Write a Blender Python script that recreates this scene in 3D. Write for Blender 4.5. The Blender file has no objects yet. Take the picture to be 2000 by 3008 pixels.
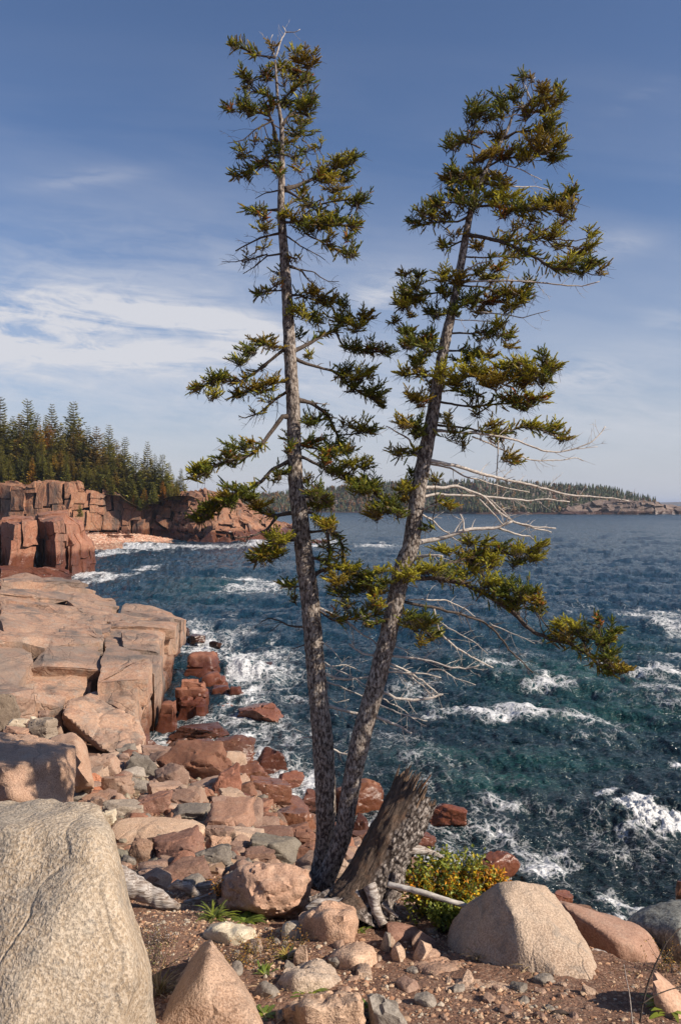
import bpy, bmesh, math, random
import numpy as np
from mathutils import Vector, Matrix
S = bpy.context.scene
C = S.collection
R = math.radians
HAZE = True
# ------------------------------------------------------------------ camera, sky, sun, exposure
F, CX, HY, EYE = 2296.0, 1000.0, 1477.0, 9.0      # focal length and horizon of the photograph in its own pixels; metres above the sea
cam = bpy.data.cameras.new('camera'); co = bpy.data.objects.new('camera', cam); C.objects.link(co); S.camera = co
co.location = (0, 0, EYE); co.rotation_euler = (R(90), 0, 0)
cam.sensor_fit = 'VERTICAL'; cam.sensor_height = 36; cam.lens = 36 * F / 3008
cam.shift_y = -(1504 - HY) / 3008; cam.clip_start = .1; cam.clip_end = 60000
SUN_AZ, SUN_EL = 66.0, 35.0                        # azimuth measured from behind the camera (-Y) towards the right (+X)
sd = Vector((math.sin(R(SUN_AZ)) * math.cos(R(SUN_EL)), -math.cos(R(SUN_AZ)) * math.cos(R(SUN_EL)), math.sin(R(SUN_EL))))
sl = bpy.data.lights.new('sun', 'SUN'); sl.energy = 5.0; sl.angle = R(.53); sl.color = (1, .88, .74)
so = bpy.data.objects.new('sun', sl); C.objects.link(so); so.rotation_euler = sd.to_track_quat('Z', 'Y').to_euler()
S.view_settings.view_transform = 'Standard'; S.view_settings.look = 'None'; S.view_settings.gamma = 1; S.view_settings.exposure = .5
ALB = .74                                          # surfaces are kept at their own (darker) base colours; the exposure is the camera's
S.cycles.max_bounces = 5; S.cycles.diffuse_bounces = 2; S.cycles.glossy_bounces = 2; S.cycles.transparent_max_bounces = 6

class NT:
    """tiny node-graph writer"""
    def __init__(s, tree): s.t = tree; s.t.nodes.clear()
    def n(s, typ, ins=None, **kw):
        nd = s.t.nodes.new(typ)
        for k, v in kw.items(): setattr(nd, k, v)
        for k, v in (ins or {}).items():
            sk = nd.inputs[k]
            if isinstance(v, bpy.types.NodeSocket): s.t.links.new(v, sk)
            else: sk.default_value = v
        return nd
    def m(s, op, a, b=0.0, c=None, clamp=False):
        d = {0: a, 1: b}
        if c is not None: d[2] = c
        return s.n('ShaderNodeMath', d, operation=op, use_clamp=clamp).outputs[0]
    def mix(s, f, a, b, mode='MIX'):
        nd = s.n('ShaderNodeMix', data_type='RGBA', blend_type=mode)
        for k, v in ((0, f), (6, a), (7, b)):
            if isinstance(v, bpy.types.NodeSocket): s.t.links.new(v, nd.inputs[k])
            else: nd.inputs[k].default_value = v if k == 0 else (tuple(v) + (1,))[:4]
        return nd.outputs[2]
    def rng(s, v, a, b, c=0.0, d=1.0):
        return s.n('ShaderNodeMapRange', {0: v, 1: a, 2: b, 3: c, 4: d}).outputs[0]
    def noise(s, vec, scale, detail=3, rough=.55, dist=0.0):
        return s.n('ShaderNodeTexNoise', {'Vector': vec, 'Scale': scale, 'Detail': detail, 'Roughness': rough, 'Distortion': dist}).outputs[0]
    def mapv(s, vec, scale=(1, 1, 1), rot=(0, 0, 0), loc=(0, 0, 0)):
        return s.n('ShaderNodeMapping', {0: vec, 1: loc, 2: rot, 3: scale}).outputs[0]

w = bpy.data.worlds.new('World'); S.world = w; w.use_nodes = True
t = NT(w.node_tree)
sky = t.n('ShaderNodeTexSky', sky_type='NISHITA', sun_disc=False, sun_elevation=R(SUN_EL), sun_rotation=math.pi - R(SUN_AZ) if False else R(180 - SUN_AZ),
          air_density=1.0, dust_density=.6, ozone_density=3.0, altitude=0)
tc = t.n('ShaderNodeTexCoord').outputs['Generated']
xyz = t.n('ShaderNodeSeparateXYZ', {0: tc})
ey = t.m('MAXIMUM', xyz.outputs[1], .05)
ta = t.m('DIVIDE', xyz.outputs[0], ey); te = t.m('DIVIDE', xyz.outputs[2], ey)      # tangent of azimuth and of elevation looking out to sea
cv = t.n('ShaderNodeCombineXYZ', {0: ta, 1: te, 2: 0.0}).outputs[0]
rot = t.mapv(cv, rot=(0, 0, R(7)))
st = t.noise(t.mapv(rot, scale=(2.2, 15, 1)), 1.6, 7, .6, .7)
st2 = t.noise(t.mapv(rot, scale=(1.2, 6, 1), loc=(3, 5, 0)), 1.5, 4, .55, .3)
fine = t.noise(t.mapv(rot, scale=(4, 12, 1), loc=(9, 1, 0)), 4, 6, .65, 1.2)
def blob(cx, cy, rx, ry, rr=0.0):
    u = (cx - CX) / F; v = (HY - cy) / F
    p = t.mapv(cv, loc=(-u, -v, 0)); p = t.mapv(p, rot=(0, 0, R(rr))); p = t.mapv(p, scale=(F / rx, F / ry, 1))
    l = t.n('ShaderNodeVectorMath', {0: p}, operation='LENGTH').outputs['Value']
    return t.m('POWER', 2.718, t.m('MULTIPLY', t.m('MULTIPLY', l, l), -1.0))
bl = None
for a in ((150, 930, 420, 75, 3, 1.25), (560, 935, 330, 34, 9, 1.2), (380, 1050, 420, 40, 7, 1.2), (80, 1010, 360, 120, 0, 1.0), (720, 1020, 130, 50, 0, .9), (700, 960, 110, 40, 10, .8),
          (1100, 880, 110, 55, -28, .9), (1010, 990, 160, 90, 0, .6), (1720, 1095, 130, 45, 3, .8), (1800, 720, 110, 40, -10, .4), (250, 525, 150, 25, -7, .34), (380, 800, 700, 160, 3, .3),
          (950, 1200, 1500, 130, 0, .5), (1850, 300, 120, 25, -30, .12), (1960, 960, 80, 60, 0, .35)):
    v = t.m('MULTIPLY', blob(*a[:5]), a[5]); bl = v if bl is None else t.m('ADD', bl, v)
den = t.m('MULTIPLY', bl, t.rng(t.m('ADD', t.m('MULTIPLY', st, .7), t.m('MULTIPLY', fine, .3)), .40, .64, .0, 1.2))
base = t.m('MULTIPLY', t.rng(st2, .38, .75), t.rng(te, .62, .12, .0, .38))
cl = t.m('ADD', den, base, clamp=True)
cl = t.m('MULTIPLY', cl, .92)
cloud = (6.8, 6.85, 7.3)
hz = t.m('MULTIPLY', t.m('POWER', t.rng(te, .42, .02), 1.6), .85)
warmsky = t.mix(1.0, sky.outputs[0], (.96, .98, 1.10), 'MULTIPLY')
skyc = t.mix(hz, warmsky, (5.15, 5.35, 6.05))
skyc = t.mix(cl, skyc, cloud)
bg = t.n('ShaderNodeBackground', {0: skyc, 1: .073})
t.t.links.new(bg.outputs[0], t.n('ShaderNodeOutputWorld').inputs[0])

# ------------------------------------------------------------------ photograph pixels -> metres, numpy noise
ZR = {'s': (0, 0, 1), '1': (0, 1100, .63776), '2': (0, 1650, .63776), '3': (0, 2208, .5102), '4': (600, 2208, .5102), '5': (1200, 2208, .5102), '6': (1000, 1350, .63776),
      'A': (500, 50, .44643), 'B': (500, 750, .47832), 'Cc': (1080, 180, .47194), 'D': (1080, 900, .5102), 'E': (700, 1500, .50847), 'Fz': (0, 1100, .35714), 'G': (0, 2000, .31888)}
def px(z, x, y): o = ZR[z]; return o[0] + x * o[2], o[1] + y * o[2]
def P(z, x, y, d):
    x, y = px(z, x, y); return np.array([(x - CX) / F * d, d, EYE - (y - HY) / F * d])
_rs = np.random.RandomState(7); PERM = np.concatenate([_rs.permutation(1024)] * 3); GR = _rs.normal(size=(1024, 3)); GR /= np.linalg.norm(GR, axis=1)[:, None]; RV = _rs.rand(1024)
def h3(i, j, k): return PERM[(PERM[(PERM[i & 1023] + j) & 1023] + k) & 1023]
def perlin(p):
    i = np.floor(p).astype(np.int64); f = p - i; u = f * f * f * (f * (f * 6 - 15) + 10); o = 0
    for a in (0, 1):
        for b in (0, 1):
            for c in (0, 1):
                g = GR[h3(i[:, 0] + a, i[:, 1] + b, i[:, 2] + c)]
                wt = (u[:, 0] if a else 1 - u[:, 0]) * (u[:, 1] if b else 1 - u[:, 1]) * (u[:, 2] if c else 1 - u[:, 2])
                o = o + wt * (g[:, 0] * (f[:, 0] - a) + g[:, 1] * (f[:, 1] - b) + g[:, 2] * (f[:, 2] - c))
    return o
def fbm(p, oct=4, gain=.5, ridge=False):
    a, o, q = 1.0, 0, np.array(p, float)
    for k in range(oct):
        v = perlin(q + 17.3 * k); o = o + a * ((.35 - abs(v)) if ridge else v); a *= gain; q = q * 2.03
    return o
def hashf(ids, s=0): return RV[h3(ids[:, 0] + s, ids[:, 1] + 3 * s, ids[:, 2] + 7 * s)]

def mesh_np(name, v, f, mat, parent=None, smooth=True, sharp=None, col=None, loc=None, attr=None):
    """v Nx3, f list of arrays (each Mxk)"""
    v = np.asarray(v, np.float32)
    if loc is not None: v = v - np.asarray(loc, np.float32)
    me = bpy.data.meshes.new(name)
    fs = f if isinstance(f, list) else [f]
    fs = [np.asarray(a, np.int32) for a in fs if len(a)]
    me.vertices.add(len(v)); me.vertices.foreach_set('co', v.ravel())
    nl = sum(a.size for a in fs); me.loops.add(nl); me.loops.foreach_set('vertex_index', np.concatenate([a.ravel() for a in fs]))
    tot = np.concatenate([np.full(len(a), a.shape[1], np.int32) for a in fs]); me.polygons.add(len(tot))
    me.polygons.foreach_set('loop_start', np.concatenate([[0], np.cumsum(tot)[:-1]]).astype(np.int32))
    me.update(calc_edges=True)
    me.polygons.foreach_set('use_smooth', np.full(len(tot), smooth, bool))
    if sharp and smooth: me.set_sharp_from_angle(angle=R(sharp))
    if col is not None:
        a = me.color_attributes.new('tint', 'FLOAT_COLOR', 'POINT'); cc = np.ones((len(v), 4), np.float32); cc[:, :3] = col; a.data.foreach_set('color', cc.ravel())
    for k, val in (attr or {}).items():
        a = me.attributes.new(k, 'FLOAT', 'POINT'); a.data.foreach_set('value', np.asarray(val, np.float32))
    if mat is not None: me.materials.append(mat)
    me.update()
    o = bpy.data.objects.new(name, me); C.objects.link(o)
    if loc is not None: o.location = loc
    if parent is not None: o.parent = parent
    return o
def tag(o, label=None, cat=None, group=None, kind=None):
    if label: o['label'] = label
    if cat: o['category'] = cat
    if group: o['group'] = group
    if kind: o['kind'] = kind
    return o
def empty(name, loc, label, cat, group=None):
    o = bpy.data.objects.new(name, None); C.objects.link(o); o.location = loc; return tag(o, label, cat, group)

# ------------------------------------------------------------------ materials
def new_mat(name):
    m = bpy.data.materials.new(name); m.use_nodes = True; return m, NT(m.node_tree)
def finish(t, bsdf): t.t.links.new(bsdf, t.n('ShaderNodeOutputMaterial').inputs[0])
def rock_mat(name, c1, c2, c3, scale=1.0, grain=60, speck=.5, dark=(.10, .085, .075), bump=.5, rough=.85, wet=None, crack=0.0, crackscale=(1, 1, 1), stain=0.0, lichen=0.0, patch=0.0, grainsoft=(.42, .58)):
    m, t = new_mat(name)
    ob = t.n('ShaderNodeTexCoord').outputs['Object']
    big = t.noise(ob, 1.3 * scale, 5, .6, .4); mid = t.noise(ob, 5 * scale, 5, .65); gr = t.noise(ob, grain, 2, .6); gr2 = t.noise(t.mapv(ob, loc=(5, 3, 1)), grain * 1.4, 3, .7)
    c = t.mix(t.rng(big, .38, .62), c1, c2)
    c = t.mix(t.rng(mid, .5, .72), c, c3)
    g = t.rng(gr, grainsoft[0], grainsoft[1])
    c = t.mix(t.m('MULTIPLY', g, speck), c, tuple(min(1, a * 1.5 + .07) for a in c1))
    c = t.mix(t.m('MULTIPLY', t.rng(gr2, .55, .62), speck), c, dark)
    hgt = t.m('ADD', t.m('MULTIPLY', mid, .55), t.m('MULTIPLY', gr, .10 + .1 * speck))
    if stain:
        sv = t.noise(t.mapv(ob, scale=(.9, .9, .12)), 1.6 * scale, 4, .6)
        c = t.mix(t.m('MULTIPLY', t.rng(sv, .52, .68), stain), c, dark)
    if patch:
        pv = t.noise(ob, .16, 4, .6, .5); c = t.mix(t.m('MULTIPLY', t.rng(pv, .47, .60), patch), c, (.20, .165, .14))
    if lichen:
        lv = t.noise(ob, 7 * scale, 5, .7); c = t.mix(t.m('MULTIPLY', t.rng(lv, .56, .62), lichen), c, (.16, .17, .17))
    if crack:
        wv = t.n('ShaderNodeVectorMath', {0: ob, 1: t.n('ShaderNodeVectorMath', {0: t.n('ShaderNodeTexNoise', {'Vector': ob, 'Scale': .9 * scale, 'Detail': 4.0}).outputs['Color'], 'Scale': 1.1 / scale}, operation='SCALE').outputs[0]}, operation='ADD').outputs[0]
        for k, (sc, wd, am) in enumerate(((.55 * scale, .035, 1.0), (1.7 * scale, .03, .6))):
            vd = t.n('ShaderNodeTexVoronoi', {'Vector': t.mapv(wv, scale=crackscale, rot=(R(8), R(-12), R(20 + 30 * k))), 'Scale': sc}, feature='DISTANCE_TO_EDGE').outputs['Distance']
            ck = t.m('MULTIPLY', t.rng(vd, 0, wd, 1, 0), am * crack)
            ck = t.m('MULTIPLY', ck, t.rng(t.noise(ob, .8 * scale, 2), .38, .55))
            c = t.mix(t.m('MULTIPLY', ck, .75), c, (.045, .032, .025)); hgt = t.m('SUBTRACT', hgt, t.m('MULTIPLY', ck, .7))
    oi = t.n('ShaderNodeObjectInfo')
    c = t.mix(1.0, t.mix(1.0, c, oi.outputs['Color'], 'MULTIPLY'), (ALB, ALB, ALB), 'MULTIPLY')
    rg = rough
    if wet is not None:
        wp = t.n('ShaderNodeSeparateXYZ', {0: t.n('ShaderNodeNewGeometry').outputs['Position']}).outputs[2]
        wf = t.rng(t.m('ADD', wp, t.m('MULTIPLY', big, -1.2)), wet - .9, wet - .3, 1, 0)
        c = t.mix(wf, c, t.mix(1.0, c, (.42, .33, .31), 'MULTIPLY')); rg = t.rng(wf, 0, 1, rough, .28)
    b = t.n('ShaderNodeBsdfPrincipled', {'Base Color': c, 'Roughness': rg, 'Specular IOR Level': .35,
            'Normal': t.n('ShaderNodeBump', {'Strength': bump, 'Distance': .12 / scale, 'Height': hgt}).outputs[0]})
    finish(t, b.outputs[0]); return m
M = {}
M['ledge'] = rock_mat('ledge_granite', (.47, .295, .195), (.40, .215, .135), (.38, .32, .26), scale=.6, grain=14, speck=.3, dark=(.15, .13, .115), bump=.55, wet=.9, crack=.45, crackscale=(1, .55, 1.6), stain=.85, patch=.7)
M['cliff'] = rock_mat('cliff_granite', (.38, .185, .10), (.27, .115, .065), (.42, .27, .18), scale=.22, grain=4, speck=.25, dark=(.12, .095, .08), bump=.6, wet=2.6, crack=.5, crackscale=(1.3, 1.3, .5), stain=.9)
M['bluff'] = rock_mat('bluff_granite', (.40, .175, .10), (.30, .12, .07), (.46, .27, .18), scale=.35, grain=6, speck=.25, dark=(.13, .095, .08), bump=.6, wet=3.0, crack=.5, crackscale=(1.3, 1.3, .5), stain=.7)
M['tan'] = rock_mat('tan_granite', (.53, .37, .26), (.44, .28, .185), (.60, .46, .345), grain=70, speck=.55, bump=.5, lichen=.2, crack=.35, crackscale=(1, .5, .7))
M['coarse'] = rock_mat('coarse_granite', (.44, .36, .265), (.43, .32, .21), (.39, .34, .27), scale=1.1, grain=64, speck=.68, dark=(.19, .16, .13), bump=.6, lichen=.28, grainsoft=(.42, .62), crack=.25, crackscale=(1, .4, .6))
M['pink'] = rock_mat('pink_granite', (.46, .295, .205), (.36, .215, .145), (.50, .37, .275), scale=1.4, grain=55, speck=.35, bump=.45, wet=.8)
M['red'] = rock_mat('red_granite', (.36, .165, .098), (.25, .11, .068), (.40, .225, .145), scale=1.3, grain=45, speck=.3, bump=.5, wet=.9)
M['brown'] = rock_mat('brown_stone', (.32, .20, .145), (.24, .135, .095), (.38, .27, .20), scale=1.5, grain=50, speck=.35, bump=.5, wet=.8)
M['grey'] = rock_mat('grey_stone', (.30, .255, .205), (.22, .18, .145), (.40, .345, .28), scale=1.5, grain=50, speck=.4, bump=.5, wet=.6)
M['wet'] = rock_mat('wet_stone', (.24, .10, .055), (.15, .06, .037), (.28, .145, .09), scale=1.2, grain=30, speck=.2, bump=.5, rough=.27)
M['cream'] = rock_mat('cream_stone', (.72, .60, .44), (.62, .48, .33), (.74, .65, .52), scale=2, grain=60, speck=.4, bump=.4)
M['weath'] = rock_mat('weathered_granite', (.50, .385, .285), (.44, .315, .225), (.55, .45, .35), scale=1.2, grain=75, speck=.6, dark=(.20, .16, .13), bump=.6, lichen=.35, crack=.4, crackscale=(1, .4, .6))
M['lich'] = rock_mat('lichen_stone', (.20, .20, .17), (.14, .14, .125), (.36, .37, .33), scale=2.2, grain=30, speck=.7, bump=.6)

def foam_water():
    m, t = new_mat('sea_water')
    pos = t.n('ShaderNodeTexCoord').outputs['Object']
    fo = t.n('ShaderNodeAttribute', attribute_name='foam').outputs['Fac']
    gr = t.n('ShaderNodeAttribute', attribute_name='green').outputs['Fac']
    dist = t.n('ShaderNodeSeparateXYZ', {0: pos}).outputs[1]
    flat = t.mapv(pos, scale=(1, .75, .25))
    warp = t.n('ShaderNodeVectorMath', {0: flat, 1: t.n('ShaderNodeVectorMath', {0: t.n('ShaderNodeTexNoise', {'Vector': flat, 'Scale': .9, 'Detail': 7.0, 'Roughness': .62}).outputs['Color'], 'Scale': 1.7}, operation='SCALE').outputs[0]}, operation='ADD').outputs[0]
    v1 = t.n('ShaderNodeTexVoronoi', {'Vector': warp, 'Scale': 1.7}, feature='DISTANCE_TO_EDGE').outputs['Distance']
    v2 = t.n('ShaderNodeTexVoronoi', {'Vector': warp, 'Scale': 4.3}, feature='DISTANCE_TO_EDGE').outputs['Distance']
    fil = t.m('MULTIPLY', t.m('MINIMUM', v1, t.m('ADD', t.m('MULTIPLY', v2, 1.1), .03)), 2.3)
    n = t.noise(flat, 2.0, 7, .7); n2 = t.noise(flat, .5, 4, .6)
    thr = t.m('ADD', t.m('MULTIPLY', fil, 1.0), t.m('MULTIPLY', n, .85))
    amt = t.m('ADD', fo, t.m('MULTIPLY', t.m('SUBTRACT', n2, .5), .75))
    f = t.rng(t.m('SUBTRACT', t.m('ADD', amt, .16), thr), -.17, .20)
    f = t.m('MULTIPLY', f, t.rng(fo, .02, .14))
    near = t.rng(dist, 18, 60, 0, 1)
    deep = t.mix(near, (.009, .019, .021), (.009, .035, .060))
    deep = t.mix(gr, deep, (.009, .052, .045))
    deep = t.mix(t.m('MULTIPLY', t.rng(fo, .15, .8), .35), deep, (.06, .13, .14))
    def ridge(v): return t.m('SUBTRACT', 1.0, t.m('ABSOLUTE', t.m('MULTIPLY', t.m('SUBTRACT', v, .5), 3.2)))
    rip = ridge(t.noise(t.mapv(pos, scale=(.55, 1.2, 1), rot=(0, 0, R(8))), 3.4, 4, .62, .3))
    rip2 = ridge(t.noise(t.mapv(pos, scale=(.35, 1.0, 1), rot=(0, 0, R(-6))), 1.1, 4, .58, .3))
    h = t.m('ADD', t.m('MULTIPLY', rip, .17), t.m('MULTIPLY', rip2, .40))
    rip3 = ridge(t.noise(t.mapv(pos, scale=(.8, .2, 1), rot=(0, 0, R(4))), 1.0, 3, .6, .2)); h = t.m('ADD', h, t.m('MULTIPLY', rip3, t.rng(dist, 40, 200, 0, 1.5)))
    h = t.m('ADD', h, t.m('MULTIPLY', f, .05))
    bp = t.n('ShaderNodeBump', {'Strength': .8, 'Distance': .7, 'Height': h}).outputs[0]
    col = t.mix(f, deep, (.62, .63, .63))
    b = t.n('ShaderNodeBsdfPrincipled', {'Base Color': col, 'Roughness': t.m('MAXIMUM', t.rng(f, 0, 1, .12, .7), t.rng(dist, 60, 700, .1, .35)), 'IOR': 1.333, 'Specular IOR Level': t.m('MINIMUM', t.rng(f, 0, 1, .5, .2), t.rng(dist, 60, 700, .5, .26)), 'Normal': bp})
    finish(t, b.outputs[0]); return m
M['water'] = foam_water()

def ground_mat():
    m, t = new_mat('gravel_soil')
    ob = t.n('ShaderNodeTexCoord').outputs['Object']
    a = t.noise(ob, 1.4, 5, .6); g = t.n('ShaderNodeTexVoronoi', {'Vector': ob, 'Scale': 42.0}); n = t.noise(ob, 28, 5, .7)
    c = t.mix(t.rng(a, .4, .62), (.22, .118, .078), (.30, .175, .12))
    c = t.mix(t.m('MULTIPLY', t.rng(t.n('ShaderNodeSeparateColor', {0: g.outputs['Color']}).outputs[0], .55, 1), .6), c, (.46, .31, .22))
    c = t.mix(t.m('MULTIPLY', t.rng(n, .5, .7), .5), c, (.13, .075, .05))
    h = t.m('ADD', t.m('MULTIPLY', g.outputs['Distance'], -.5), n)
    c = t.mix(1.0, c, (ALB, ALB, ALB), 'MULTIPLY')
    b = t.n('ShaderNodeBsdfPrincipled', {'Base Color': c, 'Roughness': .95, 'Specular IOR Level': .15, 'Normal': t.n('ShaderNodeBump', {'Strength': .8, 'Distance': .02, 'Height': h}).outputs[0]})
    finish(t, b.outputs[0]); return m
M['ground'] = ground_mat()
def simple_noise_mat(name, c1, c2, scale, rough=.9, stretch=(1, 1, 1), bump=.3, dist=.02, spec=.2):
    m, t = new_mat(name); ob = t.n('ShaderNodeTexCoord').outputs['Object']
    n = t.noise(t.mapv(ob, scale=stretch), scale, 5, .65)
    c = t.mix(1.0, t.mix(t.rng(n, .36, .64), c1, c2), (ALB, ALB, ALB), 'MULTIPLY')
    b = t.n('ShaderNodeBsdfPrincipled', {'Base Color': c, 'Roughness': rough, 'Specular IOR Level': spec, 'Normal': t.n('ShaderNodeBump', {'Strength': bump, 'Distance': dist, 'Height': n}).outputs[0]})
    finish(t, b.outputs[0]); return m
def tint_mat(name, rough=.7, trans=.0, spec=.25, var=0.0):
    m, t = new_mat(name)
    c = t.n('ShaderNodeAttribute', attribute_name='tint').outputs['Color']
    c = t.mix(1.0, c, t.n('ShaderNodeObjectInfo').outputs['Color'], 'MULTIPLY')
    c = t.mix(1.0, c, (1.08, 1.05, .95), 'MULTIPLY')
    b = t.n('ShaderNodeBsdfPrincipled', {'Base Color': c, 'Roughness': rough, 'Specular IOR Level': spec}).outputs[0]
    if trans:
        tr = t.n('ShaderNodeBsdfTranslucent', {0: c}).outputs[0]; b = t.n('ShaderNodeMixShader', {0: trans, 1: b, 2: tr}).outputs[0]
    finish(t, b); return m
M['needle'] = tint_mat('spruce_needles', .55, .28, .3)
M['leaf'] = tint_mat('leaves', .5, .3, .3)
M['tint'] = tint_mat('mixed_tint', .9, 0, .15)
def bark_mat():
    m, t = new_mat('spruce_bark'); ob = t.n('ShaderNodeTexCoord').outputs['Object']
    v = t.n('ShaderNodeTexVoronoi', {'Vector': t.mapv(ob, scale=(1, 1, .5)), 'Scale': 55.0, 'Randomness': 1.0}); n = t.noise(ob, 3.0, 5, .6); n2 = t.noise(t.mapv(ob, scale=(1, 1, .5)), 38, 5, .75)
    cv = t.n('ShaderNodeSeparateColor', {0: v.outputs['Color']}).outputs[0]
    c = t.mix(cv, (.20, .16, .13), (.37, .32, .28))
    c = t.mix(t.rng(v.outputs['Distance'], .45, .75), c, (.05, .038, .032))
    c = t.mix(t.rng(n2, .50, .60), c, (.06, .046, .04))
    c = t.mix(t.m('MULTIPLY', t.rng(n2, .46, .38), t.rng(n, .4, .6, .35, 1)), c, (.40, .37, .335))
    h = t.m('ADD', t.m('MULTIPLY', v.outputs['Distance'], -.6), t.m('MULTIPLY', n2, -1.2))
    b = t.n('ShaderNodeBsdfPrincipled', {'Base Color': c, 'Roughness': .9, 'Specular IOR Level': .2, 'Normal': t.n('ShaderNodeBump', {'Strength': .9, 'Distance': .012, 'Height': h}).outputs[0]})
    finish(t, b.outputs[0]); return m
M['bark'] = bark_mat()
M['limb'] = simple_noise_mat('limb_bark', (.065, .048, .038), (.15, .12, .10), 60)
M['dead'] = simple_noise_mat('bleached_dead_wood', (.40, .345, .30), (.68, .62, .56), 45)
M['farbark'] = simple_noise_mat('far_bark', (.09, .07, .055), (.16, .13, .11), 3)
# ------------------------------------------------------------------ the shore: terrain height
_SX = [-900, 0, 440, 700, 800, 870, 1000, 1200, 1500, 1850, 2800]; _SD = [34, 31, 29, 27.5, 25, 22.6, 21.5, 20, 18.4, 17, 14]
def hgt(x, y):
    x = np.asarray(x, float); y = np.asarray(y, float); d = np.maximum(y, .01); u = np.clip(CX + F * x / np.maximum(d, 4), -900, 2800)
    Sd = np.interp(u, _SX, _SD); e = np.interp(u, [700, 1100, 1500, 2200], [1.05, 1.15, 1.6, 1.9])
    db = np.interp(u, [900, 1200, 1450, 1700, 1850], [8, 7.2, 6.5, 5.7, 5.3]); t_ = (d - db) / (Sd - db); z = np.where(d < db, 7.4 - .286 * np.clip(y, 0, 8), (7.4 - .286 * db) * np.maximum(1 - t_, 0) ** e - np.maximum(t_ - 1, 0) * 5)
    z = np.where(y < 0, 7.4, z)
    x = x + 0 * z; y = y + 0 * z; pp = np.stack([x.ravel(), y.ravel(), 0 * x.ravel()], 1)
    z = z + (fbm(pp * .9, 3) * .10 + fbm(pp * 4, 2) * .025).reshape(z.shape)
    return np.maximum(z, -7)
def gz(x, y): return float(hgt(np.array([x]), np.array([y]))[0])
def ghit(z, x, y):
    """the point of the ground seen at a pixel"""
    X, Y = px(z, x, y); d = np.linspace(2.5, 60, 1400); hh = hgt((X - CX) / F * d, d); ray = EYE - (Y - HY) / F * d
    k = int(np.argmax(ray <= hh)) if (ray <= hh).any() else 1399
    return np.array([(X - CX) / F * d[k], d[k], ray[k]])
def grid_faces(nr, nc):
    i = np.arange((nr - 1) * (nc - 1)); r, c = i // (nc - 1), i % (nc - 1); a = r * nc + c
    return np.stack([a, a + 1, a + nc + 1, a + nc], 1)
def axis(a, b, fine, far, n):
    s = [a]
    core = np.arange(a, b, fine); g = np.geomspace(fine, far, n); return np.concatenate([(a - np.cumsum(g))[::-1], core, b + np.cumsum(g)])
gx = axis(-4.5, 5, .045, 260, 52); gy = axis(3.0, 11, .045, 200, 52); gy = gy[gy > -400]
GX, GY = np.meshgrid(gx, gy); GZ = hgt(GX, GY)
pp = np.stack([GX.ravel(), GY.ravel(), 0 * GX.ravel()], 1)
GZ = GZ + np.where(np.hypot(GX, GY - 5) < 8, (fbm(pp * 14, 2) * .012).reshape(GX.shape), 0)
tag(mesh_np('ground', np.stack([GX.ravel(), GY.ravel(), GZ.ravel()], 1), grid_faces(len(gy), len(gx)), M['ground']), kind='structure')

# ------------------------------------------------------------------ the sea: FFT wave field sampled on a grid that gets coarser with distance
def ocean_tile(N, L, wind, amp, wdir, seed, lmin=.0, lmax=1e9, chop=1.0):
    rs = np.random.RandomState(seed); k1 = np.fft.fftfreq(N, L / N) * 2 * np.pi; kx, ky = np.meshgrid(k1, k1); k = np.hypot(kx, ky); k[0, 0] = 1e-6
    Lp = wind * wind / 9.81; ph = np.exp(-1 / (k * Lp) ** 2) / k ** 3.3 * ((np.abs(kx * wdir[0] + ky * wdir[1]) / k) ** 4 * .93 + .07)
    lam = 2 * np.pi / k; ph[(lam < lmin) | (lam > lmax)] = 0; ph[0, 0] = 0
    hk = (rs.normal(size=(N, N)) + 1j * rs.normal(size=(N, N))) * np.sqrt(ph)
    h = np.fft.ifft2(hk).real; s = amp / h.std(); h = h * s
    dx = np.fft.ifft2(-1j * kx / k * hk).real * s * chop; dy = np.fft.ifft2(-1j * ky / k * hk).real * s * chop
    gxx = np.gradient(dx, L / N, axis=1); gyy = np.gradient(dy, L / N, axis=0); gxy = np.gradient(dx, L / N, axis=0)
    J = (1 + gxx) * (1 + gyy) - gxy ** 2
    return h, dx, dy, J
def samp(a, x, y, L):
    N = a.shape[0]; fx = (x / L % 1) * N; fy = (y / L % 1) * N; i = fx.astype(int); j = fy.astype(int); fx -= i; fy -= j
    i %= N; j %= N; i1 = (i + 1) % N; j1 = (j + 1) % N
    return a[j, i] * (1 - fx) * (1 - fy) + a[j, i1] * fx * (1 - fy) + a[j1, i] * (1 - fx) * fy + a[j1, i1] * fx * fy
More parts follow.
